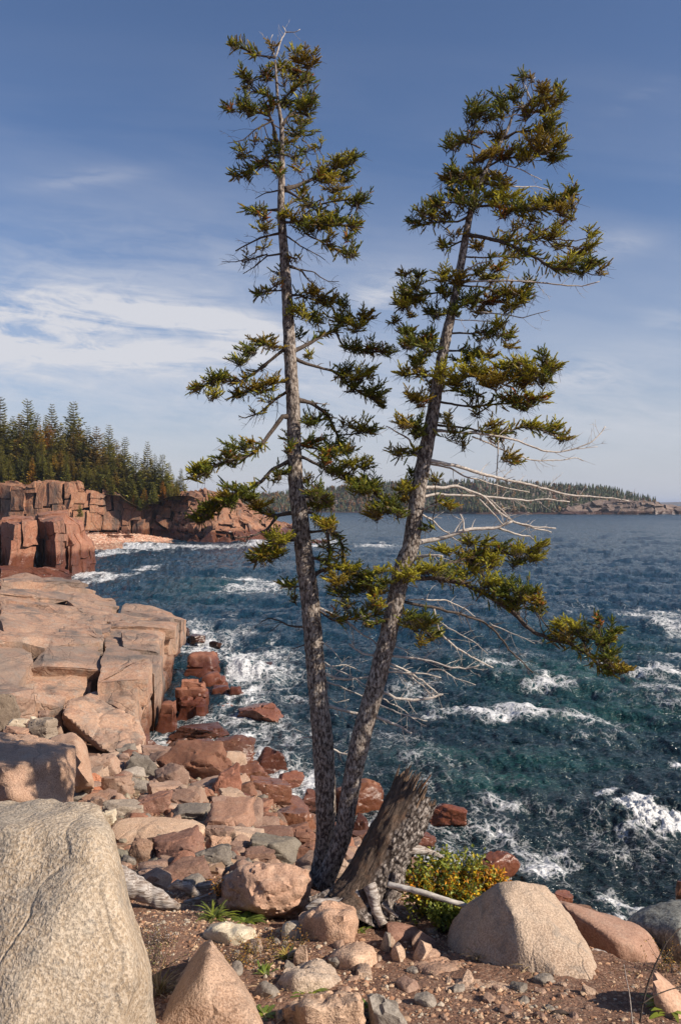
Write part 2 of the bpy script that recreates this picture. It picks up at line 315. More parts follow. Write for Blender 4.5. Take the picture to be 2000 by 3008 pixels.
FOAM = [('1', 600, 795, 160, 14, 1, 0), ('1', 470, 830, 50, 20, .9, 0), ('1', 400, 925, 70, 16, 1, 0), ('1', 450, 960, 90, 14, .6, -20), ('1', 505, 935, 60, 20, .7, -20), ('1', 690, 885, 50, 12, .8, 0),
    ('1', 850, 792, 260, 8, .8, 0), ('1', 1180, 780, 60, 12, .9, 0), ('1', 1110, 938, 110, 12, .9, 4), ('1', 1130, 990, 120, 20, .65, 0), ('1', 1260, 965, 120, 28, .55, 0), ('1', 900, 1150, 150, 45, .36, 0), ('1', 1000, 1200, 200, 60, .42, 0),
    ('1', 930, 1205, 60, 22, .85, 0), ('1', 900, 1270, 60, 35, .95, 0), ('1', 1090, 1340, 120, 55, 1.0, 15), ('1', 1130, 1490, 80, 60, .95, -30), ('1', 1250, 1330, 170, 80, .5, 0), ('1', 1300, 1450, 150, 90, .42, 0), ('1', 700, 870, 330, 60, .14, 0),
    ('2', 900, 730, 220, 60, .5, 0), ('2', 1100, 840, 220, 80, .48, 0), ('2', 1250, 1000, 220, 80, .48, 0), ('2', 1200, 1130, 150, 25, .6, 0), ('2', 1320, 800, 200, 90, .42, 0), ('2', 1420, 1010, 60, 40, .9, 0), ('2', 1130, 730, 120, 22, .6, 0), ('2', 1180, 900, 60, 30, .75, 0),
    ('6', 170, 395, 100, 9, .75, 0), ('6', 1450, 720, 150, 25, .6, 0), ('6', 1530, 780, 80, 40, .6, 0), ('6', 1500, 985, 150, 60, .85, 5), ('6', 1540, 870, 90, 30, .5, 0), ('6', 1000, 1050, 140, 22, .62, -4), ('6', 690, 1168, 260, 24, .8, 3), ('6', 560, 1145, 90, 26, .85, 0),
    ('6', 1100, 1200, 180, 22, .55, 4), ('6', 1540, 1385, 70, 12, .85, 0), ('6', 740, 960, 80, 14, .55, 0), ('6', 1180, 1260, 150, 30, .36, 0), ('6', 300, 1060, 120, 40, .45, 0), ('6', 1520, 1100, 200, 70, .4, 0), ('6', 900, 700, 500, 60, .2, 0), ('6', 700, 900, 300, 80, .24, 0), ('6', 200, 1300, 260, 90, .3, 0),
    ('5', 1330, 350, 150, 48, 1.7, -24), ('5', 1480, 420, 130, 45, 1.4, -24), ('5', 1130, 250, 90, 22, .7, -24), ('5', 1530, 45, 60, 18, .8, 12), ('5', 450, 430, 160, 80, .5, 0), ('5', 740, 650, 200, 60, .62, 0), ('5', 550, 300, 280, 45, .5, 5),
    ('5', 1150, 850, 130, 55, .6, 0), ('5', 1200, 945, 70, 30, .75, 0), ('5', 1280, 865, 110, 14, .8, 12), ('5', 900, 500, 560, 260, .26, 0), ('5', 700, 570, 170, 35, .75, 5), ('5', 300, 450, 200, 120, .42, 0), ('5', 1300, 620, 350, 160, .18, 0), ('5', 1000, 350, 60, 150, .3, 30),
    ('5', 100, 100, 300, 120, .3, 0), ('6', 1500, 240, 90, 4, .8, 0), ('1', 1500, 775, 60, 16, .8, 0)]
GREEN = [('6', 1100, 1000, 450, 120, .8), ('6', 1200, 1150, 500, 90, .7), ('5', 550, 190, 300, 70, 1.0), ('5', 800, 50, 500, 60, .6), ('1', 1000, 970, 250, 60, .5), ('6', 1200, 830, 400, 80, .5), ('5', 200, 30, 300, 60, .7)]
def sea():
    A = ocean_tile(1024, 93.0, 6.0, .20, (.25, .97), 3, lmin=.3, chop=1.3); B = ocean_tile(512, 23.7, 3.0, .06, (.5, .86), 5, lmin=.12, lmax=5, chop=1.1)
    dd = 1 / np.linspace(1 / 11.0, 1 / 420.0, 860); dd = np.concatenate([dd, 1 / np.linspace(1 / 420.0, 1 / 30000.0, 110)[1:]])
    uu = np.concatenate([np.linspace(-.95, -.46, 60, endpoint=False), np.linspace(-.46, .46, 760), np.linspace(.46, .95, 61)[1:]])
    U, D = np.meshgrid(uu, dd); X = U * D; Y = D.copy()
    c, s_ = math.cos(.7), math.sin(.7); X2, Y2 = X * c - Y * s_, X * s_ + Y * c
    fade = 1 / (1 + (D / 900) ** 2)
    shal = np.clip((D - np.interp(CX + F * U, _SX, _SD)) / 14, .12, 1)
    h = (samp(A[0], X, Y, 93.0) * shal + samp(B[0], X2, Y2, 23.7)) * fade
    h += samp(A[0], X * .33 + 40, Y * .36 + 11, 93.0) * 1.05 * fade * shal / (1 + (D / 110) ** 2)
    wq = np.stack([X.ravel() * .55, Y.ravel() * .35, 0 * X.ravel()], 1); wn1 = fbm(wq, 4, .6).reshape(X.shape); wn2 = fbm(wq + 55, 4, .6).reshape(X.shape)
    ox = samp(A[1], X, Y, 93.0) * fade * shal; oy = samp(A[2], X, Y, 93.0) * fade * shal
    J = samp(A[3], X, Y, 93.0)
    foam = np.clip((.42 - J) * 1.5, 0, .55) * np.clip(shal * 1.4 - .3, 0, 1) * .55
    for z, cx, cy, rx, ry, a, an in FOAM:
        X0, Y0 = px(z, cx, cy); k = ZR[z][2]; cpx, spx = math.cos(R(-an)), math.sin(R(-an))
        d0 = EYE * F / (Y0 - HY); xw, m_u, m_d = (X0 - CX) / F * d0, d0 / F, d0 * d0 / (EYE * F)      # metres per pixel across and away
        rw = rx * k * m_u; du = (X - xw) / m_u + wn1 * rx * k * 1.1; dv = -(Y - d0) / m_d + wn2 * ry * k * 1.6; a1 = (du * cpx - dv * spx) / (rx * k); a2 = (du * spx + dv * cpx) / (ry * k)
        foam = np.maximum(foam, a * np.exp(-(a1 ** 2 + a2 ** 2) * .8))
    # foam where the swell meets the rocks
    edge = D - np.interp(CX + F * U, _SX, _SD); foam = np.maximum(foam, .5 * np.exp(-(edge / 2.2) ** 2) * (CX + F * U < 1500))
    green = 0 * foam
    for z, cx, cy, rx, ry, a in GREEN:
        X0, Y0 = px(z, cx, cy); k = ZR[z][2]; d0 = EYE * F / (Y0 - HY); m_u, m_d = d0 / F, d0 * d0 / (EYE * F)
        green = np.maximum(green, a * np.exp(-(((X - (X0 - CX) / F * d0) / m_u / (rx * k)) ** 2 + ((Y - d0) / m_d / (ry * k)) ** 2)))
    wc = [('5', 1330, 350, 1.5, .40), ('5', 1480, 420, 1.4, .3), ('1', 1090, 1340, 3.0, .35), ('1', 1130, 1490, 1.6, .3)]
    for z, cx, cy, r, a in wc:      # piled-up white water
        X0, Y0 = px(z, cx, cy); d0 = EYE * F / (Y0 - HY); g = a * np.exp(-(((X - (X0 - CX) / F * d0)) ** 2 + (Y - d0) ** 2) / r ** 2)
        q = np.stack([X.ravel() * 2.2, Y.ravel() * 2.2, 0 * X.ravel()], 1)
        m_ = g > .01; n = np.zeros(X.size); n[m_.ravel()] = fbm(q[m_.ravel()] * 1.4, 4, .6); h = h + g * (.55 + .35 * n.reshape(X.shape))
    q = np.stack([X.ravel() * .7, Y.ravel() * .7, 0 * X.ravel()], 1)
    V = np.stack([(X + ox).ravel(), (Y + oy).ravel(), h.ravel()], 1)
    tag(mesh_np('sea', V, grid_faces(*X.shape), M['water'], attr={'foam': foam.ravel(), 'green': green.ravel()}), kind='structure')
sea()

# ------------------------------------------------------------------ jointed rock: hulls merged, remeshed and broken up along joints
def hull_mesh(groups):
    bm = bmesh.new()
    for pts in groups:
        vs = [bm.verts.new(p) for p in pts]; r = bmesh.ops.convex_hull(bm, input=vs)
        dead = [e for e in set(r['geom_interior'] + r['geom_unused']) if isinstance(e, bmesh.types.BMVert)]
        bmesh.ops.delete(bm, geom=dead, context='VERTS')
    bmesh.ops.recalc_face_normals(bm, faces=bm.faces[:]); me = bpy.data.meshes.new('tmp'); bm.to_mesh(me); bm.free(); return me
def remesh(me, voxel):
    o = bpy.data.objects.new('tmp', me); C.objects.link(o); md = o.modifiers.new('r', 'REMESH'); md.mode = 'VOXEL'; md.voxel_size = voxel; md.use_smooth_shade = True
    dg = bpy.context.evaluated_depsgraph_get(); ev = o.evaluated_get(dg); m2 = ev.to_mesh()
    v = np.empty(len(m2.vertices) * 3, np.float32); m2.vertices.foreach_get('co', v); n = np.empty(len(m2.vertices) * 3, np.float32); m2.vertices.foreach_get('normal', n)
    li = np.empty(len(m2.loops), np.int32); m2.loops.foreach_get('vertex_index', li)
    ls = np.empty(len(m2.polygons), np.int32); m2.polygons.foreach_get('loop_start', ls); lt = np.empty(len(m2.polygons), np.int32); m2.polygons.foreach_get('loop_total', lt)
    f = [li[ls[lt == k][:, None] + np.arange(k)] for k in (3, 4) if (lt == k).any()]
    ev.to_mesh_clear(); bpy.data.objects.remove(o); bpy.data.meshes.remove(me)
    return v.reshape(-1, 3).astype(float), n.reshape(-1, 3).astype(float), f
def joints(p, cell, rot, amp, seed, warp=.3, crackw=.05, tilt=.5, crackd=.5):
    Rm = np.array(Matrix.Rotation(R(rot[2]), 3, 'Z') @ Matrix.Rotation(R(rot[0]), 3, 'X') @ Matrix.Rotation(R(rot[1]), 3, 'Y')); q = (p @ Rm) / np.array(cell)
    wn = np.stack([perlin(q * .7 + 9 * k + seed) for k in range(3)], 1); q = q + wn * warp * 2
    k = np.floor(q[:, 2]).astype(int); q[:, 0] += RV[(k * 7 + seed) % 1024]; q[:, 1] += RV[(k * 13 + seed) % 1024]
    i = np.floor(q[:, 0]).astype(int); q[:, 2] += RV[(i * 5 + seed) % 1024] * .8
    ids = np.floor(q).astype(np.int64); f = q - ids - .5; h = hashf(ids, seed % 50)
    tl = (hashf(ids, seed % 50 + 3) - .5) * f[:, 0] * 2 + (hashf(ids, seed % 50 + 5) - .5) * f[:, 2] * 2 + (hashf(ids, seed % 50 + 8) - .5) * f[:, 1] * 2
    e = (.5 - np.abs(f)).min(1); return amp * ((h - .5) + tl * tilt * .5) - amp * crackd * np.clip(1 - e / crackw, 0, 1)
def craggy(name, groups, voxel, mat, levels, noise=((1, .1),), parent=None, label=None, cat=None, kind=None, sharp=38, loc=None, extra=None, group=None):
    v, n, f = remesh(hull_mesh(groups), voxel)
    p0 = v.copy(); o = 0
    for a in levels: o = o + joints(p0, *a)
    for sc, am in noise: o = o + fbm(p0 * sc, 4, .55) * am
    if extra is not None: o = o + extra(p0, n)
    v = v + n * o[:, None]
    ob = mesh_np(name, v, f, mat, parent=parent, sharp=sharp, loc=loc); tag(ob, label, cat, group, kind); return ob
def prism(z, pts, zb, grow=0.0, back=None):
    """hull of a top outline given as photo pixels with depths, carried down to height zb"""
    T = [P(z, *p) for p in pts]
    if back: T += [p + np.array(back) for p in T]
    c = np.mean(T, 0); B = [np.array([c[0] + (p[0] - c[0]) * (1 + grow), c[1] + (p[1] - c[1]) * (1 + grow), zb]) for p in T]; return T + B

def hull_of(pts):
    bm = bmesh.new(); vs = [bm.verts.new(p) for p in pts]; r = bmesh.ops.convex_hull(bm, input=vs)
    dead = [e for e in set(r['geom_interior'] + r['geom_unused']) if isinstance(e, bmesh.types.BMVert)]
    if dead: bmesh.ops.delete(bm, geom=dead, context='VERTS')
    bm.verts.index_update(); P_ = np.array([v.co[:] for v in bm.verts]); E_ = np.array([[e.verts[0].index, e.verts[1].index] for e in bm.edges]); F_ = [[v.index for v in f.verts] for f in bm.faces]; bm.free(); return P_, E_, F_
def fracture(groups, rot, target, seed, jit=.05, tiltj=2.0, wobble=7):
    """break convex bodies along three joint directions into blocks, each nudged a little"""
    rs = np.random.RandomState(seed); Rm = np.array(Matrix.Rotation(R(rot[2]), 3, 'Z') @ Matrix.Rotation(R(rot[0]), 3, 'X') @ Matrix.Rotation(R(rot[1]), 3, 'Y')).T; out = []; stack = [np.array(g, float) for g in groups]
    while stack:
        pts = stack.pop(); q = pts @ Rm.T; ext = q.max(0) - q.min(0); want = np.array(target) * rs.uniform(.55, 1.6, 3); r = ext / want
        if r.max() < 1 or len(out) > 1500: out.append(pts); continue
        k = int(np.argmax(r)); n = Rm[k] + rs.normal(size=3) * math.tan(R(wobble)) * .6; n /= np.linalg.norm(n); pr = pts @ n; c = pr.min() + (pr.max() - pr.min()) * rs.uniform(.33, .67)
        H, E, _ = hull_of(pts); s_ = H @ n - c; cut = [H[a] + (H[b] - H[a]) * (s_[a] / (s_[a] - s_[b])) for a, b in E if s_[a] * s_[b] < 0]
        if len(cut) < 3: out.append(pts); continue
        A, B = [p for p, d in zip(H, s_) if d <= 0] + cut, [p for p, d in zip(H, s_) if d > 0] + cut
        if len(A) < 4 or len(B) < 4: out.append(pts); continue
        stack += [np.array(A), np.array(B)]
    res = []
    for pts in out:
        c = pts.mean(0); sz = np.ptp(pts, axis=0).min(); T = np.array(Matrix.Rotation(R(rs.normal() * tiltj), 3, 'X') @ Matrix.Rotation(R(rs.normal() * tiltj), 3, 'Y') @ Matrix.Rotation(R(rs.normal() * tiltj * .6), 3, 'Z'))
        res.append((pts - c) @ T.T * (1 - .012) + c + rs.normal(size=3) * np.array([jit, jit, jit * .8]))
    return res
def blocks(name, groups, rot, target, seed, mat, edge, jit=.05, tiltj=2.0, noise=((.5, .1), (2, .03)), loc=(0, 0, 0), kind='structure', sharp=26, wobble=7, zmin=-1.4, **tg):
    bm = bmesh.new()
    for pts in fracture(groups, rot, target, seed, jit, tiltj, wobble):
        c_ = pts.mean(0)
        if pts[:, 2].max() < zmin + .4 or CX + F * c_[0] / c_[1] < -420: continue
        H, E, Fc = hull_of(pts); vs = [bm.verts.new(p) for p in H]
        for f in Fc:
            try: bm.faces.new([vs[i] for i in f])
            except ValueError: pass
    bmesh.ops.dissolve_limit(bm, angle_limit=R(1.5), verts=bm.verts[:], edges=bm.edges[:]); bevel = edge * .06
    bmesh.ops.bevel(bm, geom=bm.edges[:], offset=bevel, segments=1, affect='EDGES', clamp_overlap=True)
    bmesh.ops.triangulate(bm, faces=bm.faces[:])
    for _ in range(6):
        lg = [e for e in bm.edges if e.calc_length() > edge * 1.35]
        if not lg: break
        bmesh.ops.subdivide_edges(bm, edges=lg, cuts=1); bmesh.ops.triangulate(bm, faces=[f for f in bm.faces if len(f.verts) > 3])
    bmesh.ops.recalc_face_normals(bm, faces=bm.faces[:])
    bm.verts.index_update(); v = np.array([x.co[:] for x in bm.verts]); f = np.array([[a.index for a in q.verts] for q in bm.faces]); bm.free()
    for sc, am in noise: v = v + np.stack([fbm(v * sc + 31 * k, 4, .6) for k in range(3)], 1) * am
    ob = mesh_np(name, v, f, mat, sharp=sharp, loc=loc); tag(ob, kind=kind, **tg); return ob
# the big ledge in the middle ground, left
G1 = [prism('1', [(0, 945, 56), (130, 928, 58), (370, 978, 54), (560, 1058, 50), (500, 1150, 40), (230, 1130, 38), (0, 1090, 38)], -1.5),
      prism('1', [(-400, 900, 60), (0, 940, 56), (0, 1090, 38), (-500, 1150, 34), (-900, 1000, 55)], -1.5),
      prism('1', [(560, 1058, 50), (720, 1082, 48), (835, 1120, 46), (745, 1225, 36), (470, 1235, 33.5), (490, 1140, 41)], -1.5),
      prism('1', [(0, 1090, 38), (250, 1130, 38), (480, 1150, 39), (470, 1235, 33), (200, 1250, 31), (0, 1190, 31)], -1.5),
      prism('1', [(-300, 1140, 33), (0, 1180, 30), (130, 1258, 29), (132, 1300, 28.3), (60, 1420, 26), (-300, 1420, 24)], -1.5),
      prism('2', [(90, 500, 28.5), (200, 400, 31), (440, 380, 33), (440, 480, 30), (420, 560, 28.3), (300, 600, 27), (130, 545, 27)], -1.5),
      prism('2', [(475, 385, 33), (560, 395, 33), (668, 455, 31), (692, 492, 30.2), (650, 640, 27.6), (640, 700, 27), (425, 580, 28)], -1.5),
      prism('2', [(560, 330, 36), (735, 345, 36), (740, 400, 34), (692, 480, 30.5), (560, 420, 32)], -1.5),
      prism('2', [(-100, 600, 24), (20, 585, 24.5), (60, 565, 25), (172, 590, 24.5), (165, 650, 24), (60, 620, 23.4)], 0),
      prism('2', [(170, 600, 26), (310, 600, 26.5), (300, 640, 26), (180, 640, 25.6)], 0)]
blocks('rocky_ledge', G1, (9, -7, 26), (8.5, 5.5, 2.6), 18, M['ledge'], .42, jit=.16, tiltj=3.2, wobble=16, noise=((.25, .22), (.9, .10), (3.5, .035)), loc=(-12, 38, 1))
# tilted slab leaning on the ledge
craggy('fallen_slab', [[P('2', 300, 640, 26.4), P('2', 335, 628, 27), P('2', 420, 600, 27.4), P('2', 520, 660, 27), P('2', 640, 725, 26.6), P('2', 672, 790, 26.2), P('2', 650, 872, 25.2), P('2', 560, 868, 24.6), P('2', 505, 885, 24.3), P('2', 400, 790, 24.8), P('2', 292, 700, 25.2)] +
        [P('2', 300, 760, 26.4), P('2', 420, 760, 27.6), P('2', 670, 870, 26.6), P('2', 400, 830, 25.6)]], .07, M['ledge'],
       [((2.2, 1.7, .5), (20, 20, 30), .08, 31, .3, .04, .5, .9)], ((1.2, .07), (5, .025)), label='big tilted slab of banded pink rock leaning at the near end of the ledge', cat='slab', loc=(-6.8, 26, 1.2))

# sea stacks and bluff beyond the ledge
G2 = [prism('Fz', [(30, 1195, 92), (130, 1152, 99), (270, 1180, 97), (288, 1200, 92), (110, 1216, 89)], -1.5, .06),
      prism('Fz', [(296, 1165, 100), (420, 1132, 104), (545, 1122, 102), (552, 1160, 97), (520, 1200, 92), (440, 1212, 90.5), (336, 1192, 94)], -1.5, .05),
      prism('Fz', [(540, 1180, 99), (690, 1220, 104), (700, 1256, 101), (560, 1240, 94)], -1.5, .04),
      prism('Fz', [(560, 1310, 95), (690, 1290, 104), (775, 1362, 106), (765, 1400, 103), (610, 1400, 94.5)], -1.5, .03),
      prism('Fz', [(-200, 1570, 84), (120, 1590, 85), (380, 1565, 89), (560, 1600, 91), (570, 1630, 89), (130, 1640, 83), (-200, 1640, 80)], -1.5),
      prism('Fz', [(-500, 1230, 100), (0, 1235, 98), (20, 1290, 96), (-10, 1330, 93), (-500, 1300, 88)], -1.5)]
blocks('sea_bluff', G2, (3, -3, 12), (5, 5, 4.2), 5, M['bluff'], .65, jit=.13, tiltj=1.5, noise=((.12, .5), (.5, .25), (2, .07)), loc=(-38, 95, 3))
# main cliff behind
cl_top = [(-700, 860, 192), (-300, 870, 190), (0, 885, 189), (100, 905, 188), (210, 932, 187), (285, 880, 187), (420, 885, 187), (565, 905, 187), (600, 965, 188), (740, 965, 190), (862, 995, 193)]
cl2 = [(872, 962, 195), (1000, 975, 196), (1035, 1015, 196), (1110, 1060, 196), (1185, 1095, 195)]
cl3 = [(1200, 1050, 203), (1290, 1028, 202), (1440, 972, 200), (1568, 975, 196)]
def cliffrun(z, pts, zb, depth=13, slant=2.0):
    out = []
    for a, b in zip(pts[:-1], pts[1:]):
        A, B = P(z, *a), P(z, *b); A2 = A + (0, depth, 0); B2 = B + (0, depth, 0)
        out.append([A, B, A2, B2, np.array([A[0], A[1] - slant, zb]), np.array([B[0], B[1] - slant, zb]), np.array([A2[0], A2[1], zb]), np.array([B2[0], B2[1], zb])])
    return out
tip = [(1568, 975, 196)]
G3a = cliffrun('Fz', cl_top, -1.5) + cliffrun('Fz', cl2, -1.5, slant=3.5)
G3b = cliffrun('Fz', cl3, -1.5, slant=9) + cliffrun('1', [(878, 536, 196), (960, 562, 192), (1030, 600, 190), (1100, 625, 190), (1160, 655, 192), (1215, 682, 196), (1290, 700, 202), (1345, 712, 210)], -1.5, 26, 14)
G3b += [prism('Fz', [(900, 1300, 182), (1050, 1290, 184), (1100, 1300, 186), (1060, 1330, 179), (900, 1330, 178)], -1.5, .2)]
blocks('sea_cliff', G3a, (2, -2, 10), (6.5, 9, 5.2), 41, M['cliff'], 1.5, jit=.28, tiltj=1.2, noise=((.06, 1.0), (.3, .5), (1, .15)), loc=(-60, 195, 4))
blocks('rocky_point', G3b, (10, 8, 24), (4.6, 5.5, 3.0), 47, M['cliff'], 1.2, jit=.5, tiltj=5, noise=((.06, 1.0), (.3, .45), (1, .15)), loc=(-25, 195, 4), wobble=14)
# low skerry off the point
craggy('skerry', [prism('B', [(868, 1745, 176), (905, 1742, 178), (960, 1752, 178), (965, 1765, 174), (870, 1768, 173)], -1, .1)], .16, M['cliff'], [((1.6, 1.6, 2.6), (3, 4, 24), .4, 47, .2, .05, .5, .6)], ((.6, .2), (2, .1)),
       label='low dark rock standing in the sea between the two trunks', cat='rock', loc=(-6, 176, 0), sharp=30)
# wooded slope above the cliffs
def hill(name, us, prof, d0, d1, nd, slope, mat, base=None):
    pts = []
    for k in range(nd):
        f = k / (nd - 1)
        for u_, zz in zip(us, prof):
            dd_ = np.interp(u_, *d0) if isinstance(d0, tuple) else d0
            d = dd_ + (d1 - 0) * f; pts.append(((u_ - CX) / F * d, d, (zz(f) if callable(zz) else zz + slope(u_) * (d - dd_))))
    v = np.array(pts); v[:, 2] += fbm(v * .05, 3) * 1.2 * np.clip((v[:, 2] + 1) / 3, 0, 1)
    return tag(mesh_np(name, v, grid_faces(nd, len(us)), mat), kind='structure')
M['slope'] = simple_noise_mat('forest_floor', (.055, .05, .025), (.13, .075, .035), .4, dist=.3)
BRX = [px('Fz', a[0], 0)[0] for a in cl_top + cl2 + cl3] + [612, 660]; BRZ = [P('Fz', *a)[2] for a in cl_top + cl2 + cl3] + [9.4, 7]
def brink(u): return float(np.interp(u, BRX, BRZ))
def hslope(u): return float(np.interp(u, [-300, 100, 350, 520, 620], [.17, .15, .08, .02, -.02]))
us = np.linspace(-900, 640, 120)
hill('hillside', us, [brink(u) - .7 for u in us], 192, 150, 40, hslope, M['slope'])
# pebble beach in the cove
bu = np.linspace(255, 520, 60); 
def beachz(f): return -.6 + 3.0 * f
pts = []
for k in range(24):
    f = k / 23
    for u_ in bu:
        d_sh = np.interp(u_, [255, 278, 330, 400, 490, 520], [140, 146, 153, 165, 176, 180]); d = d_sh + f * (190 - d_sh) ; pts.append(((u_ - CX) / F * d, d, -.4 + 1.4 * f ** .8 * min(1, (520 - u_) / 110)))
M['beach'] = rock_mat('beach_cobbles', (.40, .235, .17), (.32, .17, .12), (.50, .36, .28), scale=.5, grain=3, speck=.6, bump=.8, wet=1.2)
v = np.array(pts); v[:, 2] += fbm(v * .8, 3, .6) * .35
tag(mesh_np('beach', v, grid_faces(24, 60), M['beach']), kind='structure')
rs = np.random.RandomState(5)

# ------------------------------------------------------------------ far headland across the bay with its wood
hu = np.linspace(430, 2110, 150)
SHX, SHD = [430, 900, 1100, 1300, 1400, 1700, 1900, 2110], [730, 720, 700, 650, 612, 606, 600, 596]
TOPX, TOPZ = [430, 590, 800, 1000, 1116, 1360, 1500, 1674, 1789, 1846, 1904, 1935, 2000, 2060, 2110], [15, 15, 16, 23, 27, 27, 25.5, 22.5, 19.5, 15, 11, 8, 5, 2.5, -.5]
pts = []; ND = 46
for k in range(ND):
    f = k / (ND - 1)
    for u_ in hu:
        sh = np.interp(u_, SHX, SHD); zt = np.interp(u_, TOPX, TOPZ); d = sh + f * 190
        bl_ = np.interp(u_, [430, 1250, 1380, 1700, 1900], [.05, .05, .08, .12, .5]); rockz = zt * bl_
        pts.append(((u_ - CX) / F * d, d, np.interp(f, [0, .035, .09, .55, 1], [-1.5, rockz * .8, rockz, zt, zt * .9])))
v = np.array(pts); v[:, 2] += (fbm(v * .09, 4, .6) * 2.6) * np.clip((v[:, 2] + 1) / 5, 0, 1); v[:, 1] += (joints(v, (9, 9, 5), (0, 0, 10), 4, 3, .6) + fbm(v * .09, 5, .65) * 20) * np.clip(v[:, 2] / 3, 0, 1) * (np.repeat(np.linspace(0, 1, ND), 150) < .12)
M['farland'] = rock_mat('headland_rock', (.24, .17, .13), (.14, .10, .085), (.30, .225, .18), scale=.07, grain=.8, speck=.3, bump=.9, wet=2.5)
tag(mesh_np('headland', v, grid_faces(ND, 150), M['farland'], sharp=30), kind='structure')
blocks('headland_rocks', cliffrun('s', [(1640, 1500, 614), (1700, 1488, 613), (1760, 1479, 612), (1850, 1475, 610), (1915, 1474, 608), (1955, 1486, 606), (2010, 1494, 604), (2080, 1502, 600)], -1.5, 24, 10) + cliffrun('s', [(1090, 1500, 700), (1150, 1494, 690), (1230, 1497, 672)], -1.5, 14, 6),
       (4, -5, 15), (13, 12, 5), 61, M['farland'], 4.5, jit=1.0, tiltj=5, noise=((.02, 3.0), (.12, 1.2), (.4, .4)), loc=(190, 610, 3), wobble=14)
def hz_(u_, f):
    zt = np.interp(u_, TOPX, TOPZ); bl_ = np.interp(u_, [430, 1250, 1380, 1700, 1900], [.05, .05, .08, .12, .5]); return np.interp(f, [0, .035, .09, .55, 1], [-1.5, zt * bl_ * .8, zt * bl_, zt, zt * .9])
def far_wood():
    rs = np.random.RandomState(12); V, Fc, Cc = [], [], []; n0 = 0; k = 0
    while k < 5200:
        u_ = rs.uniform(430, 1925); f = .085 + .6 * rs.rand() ** 1.2
        if u_ < 1250: f = .035 + .6 * rs.rand()
        elif u_ < 1720: f = .035 + .6 * rs.rand() ** 1.3
        zt = np.interp(u_, TOPX, TOPZ); sh = np.interp(u_, SHX, SHD); d = sh + f * 190; z = hz_(u_, f)
        if u_ > 1830 and rs.rand() < .55: continue
        H = rs.uniform(3.5, 7); rr = H * rs.uniform(.16, .26); x = (u_ - CX) / F * d; k += 1
        dec = rs.rand() < (.10 if u_ > 1250 else .3)
        if dec: rr = H * .36; H *= .8
        col = np.array([.05, .068, .030]) * rs.uniform(.6, 1.5)
        if dec: col = np.array([[.17, .10, .035], [.09, .075, .025], [.14, .07, .03]][rs.randint(3)]) * rs.uniform(.6, 1.1)
        L = 5; S_ = 6
        for l in range(L):
            zb = z + H * (l / L) * .95 - (.3 if l == 0 else .0); r0 = rr * ((1 - l / L) if not dec else math.sqrt(max(.1, 1 - (l / L - .3) ** 2 * 1.6))); tz = zb + H * .36
            an = np.arange(S_) / S_ * 6.283 + rs.rand() * 6
            rad = r0 * rs.uniform(.55, 1.25, S_)
            ring = np.stack([x + np.cos(an) * rad, d + np.sin(an) * rad, zb + rs.uniform(-.3, .3, S_)], 1)
            V.append(np.vstack([ring, [[x, d, min(tz, z + H)]]])); b = n0
            Fc.append(np.array([[b + q, b + (q + 1) % S_, b + S_] for q in range(S_)])); Cc.append(np.tile(col * rs.uniform(.75, 1.25), (S_ + 1, 1))); n0 += S_ + 1
    o = mesh_np('woodland', np.vstack(V), np.vstack(Fc), M['leaf'], smooth=False, col=np.vstack(Cc)); tag(o, kind='stuff')
far_wood()
lu = np.linspace(1500, 2600, 60); v = []
for k in range(5):
    for u_ in lu: d = 3600 + 300 * k; v.append(((u_ - CX) / F * d, d, [-2, 9, 15, 17, 10][k] * (.7 + .3 * math.sin(u_ * .013) ** 2)))
tag(mesh_np('distant_hills', np.array(v), grid_faces(5, 60), M['slope']), kind='structure')
# ------------------------------------------------------------------ boulders: rounded-off convex bodies with their own facets
def ico(n):
    bm = bmesh.new(); bmesh.ops.create_icosphere(bm, subdivisions=n, radius=1)
    v = np.array([x.co[:] for x in bm.verts]); f = np.array([[a.index for a in q.verts] for q in bm.faces]); bm.free(); return v / np.linalg.norm(v, axis=1)[:, None], f
ICO = {n: ico(n) for n in (2, 3, 4, 5, 6)}
def planes_of(pts):
    bm = bmesh.new(); vs = [bm.verts.new(p) for p in pts]; bmesh.ops.convex_hull(bm, input=vs); bm.faces.ensure_lookup_table(); c = np.mean(pts, 0); out = []
    for f in bm.faces:
        n = np.array(f.normal); d = float(np.dot(n, np.array(f.verts[0].co) - c))
        if d < 0: n, d = -n, -d
        if d > 1e-4 and f.calc_area() > 1e-6: out.append((*n, d))
    bm.free(); out = np.array(out); keep = []
    for q in out:
        if not any(np.dot(q[:3], k[:3]) > .998 for k in keep): keep.append(q)
    return c, np.array(keep)
def soft_body(c, pl, level, p=26):
    D, f = ICO[level]; q = np.maximum(D @ pl[:, :3].T, 0) / pl[:, 3]; r = ((q ** p).sum(1)) ** (-1 / p); return D * r[:, None] + c, D, f
def boulder_pts(name, pts, mat, level=5, p=26, noise=((1.5, .05), (6, .015)), seed=0, label=None, cat='boulder', group=None, col=None, chip=0.0, sharp=50):
    c, pl = planes_of(pts); v, D, f = soft_body(c, pl, level, p); o = 0
    for sc, am in noise: o = o + fbm(v * sc + seed * 5.7, 4, .55) * am
    if chip: o = o + joints(v + seed, (chip * 3, chip * 2.4, chip * 1.6), (15, 20, 40 + seed), chip, 3 + seed, .3, .03, .5, .25)
    v = v + D * o[:, None]
    ob = mesh_np(name, v, f, M[mat], sharp=sharp, loc=c)
    if col is not None: ob.color = (*col, 1)
    return tag(ob, label, cat, group)
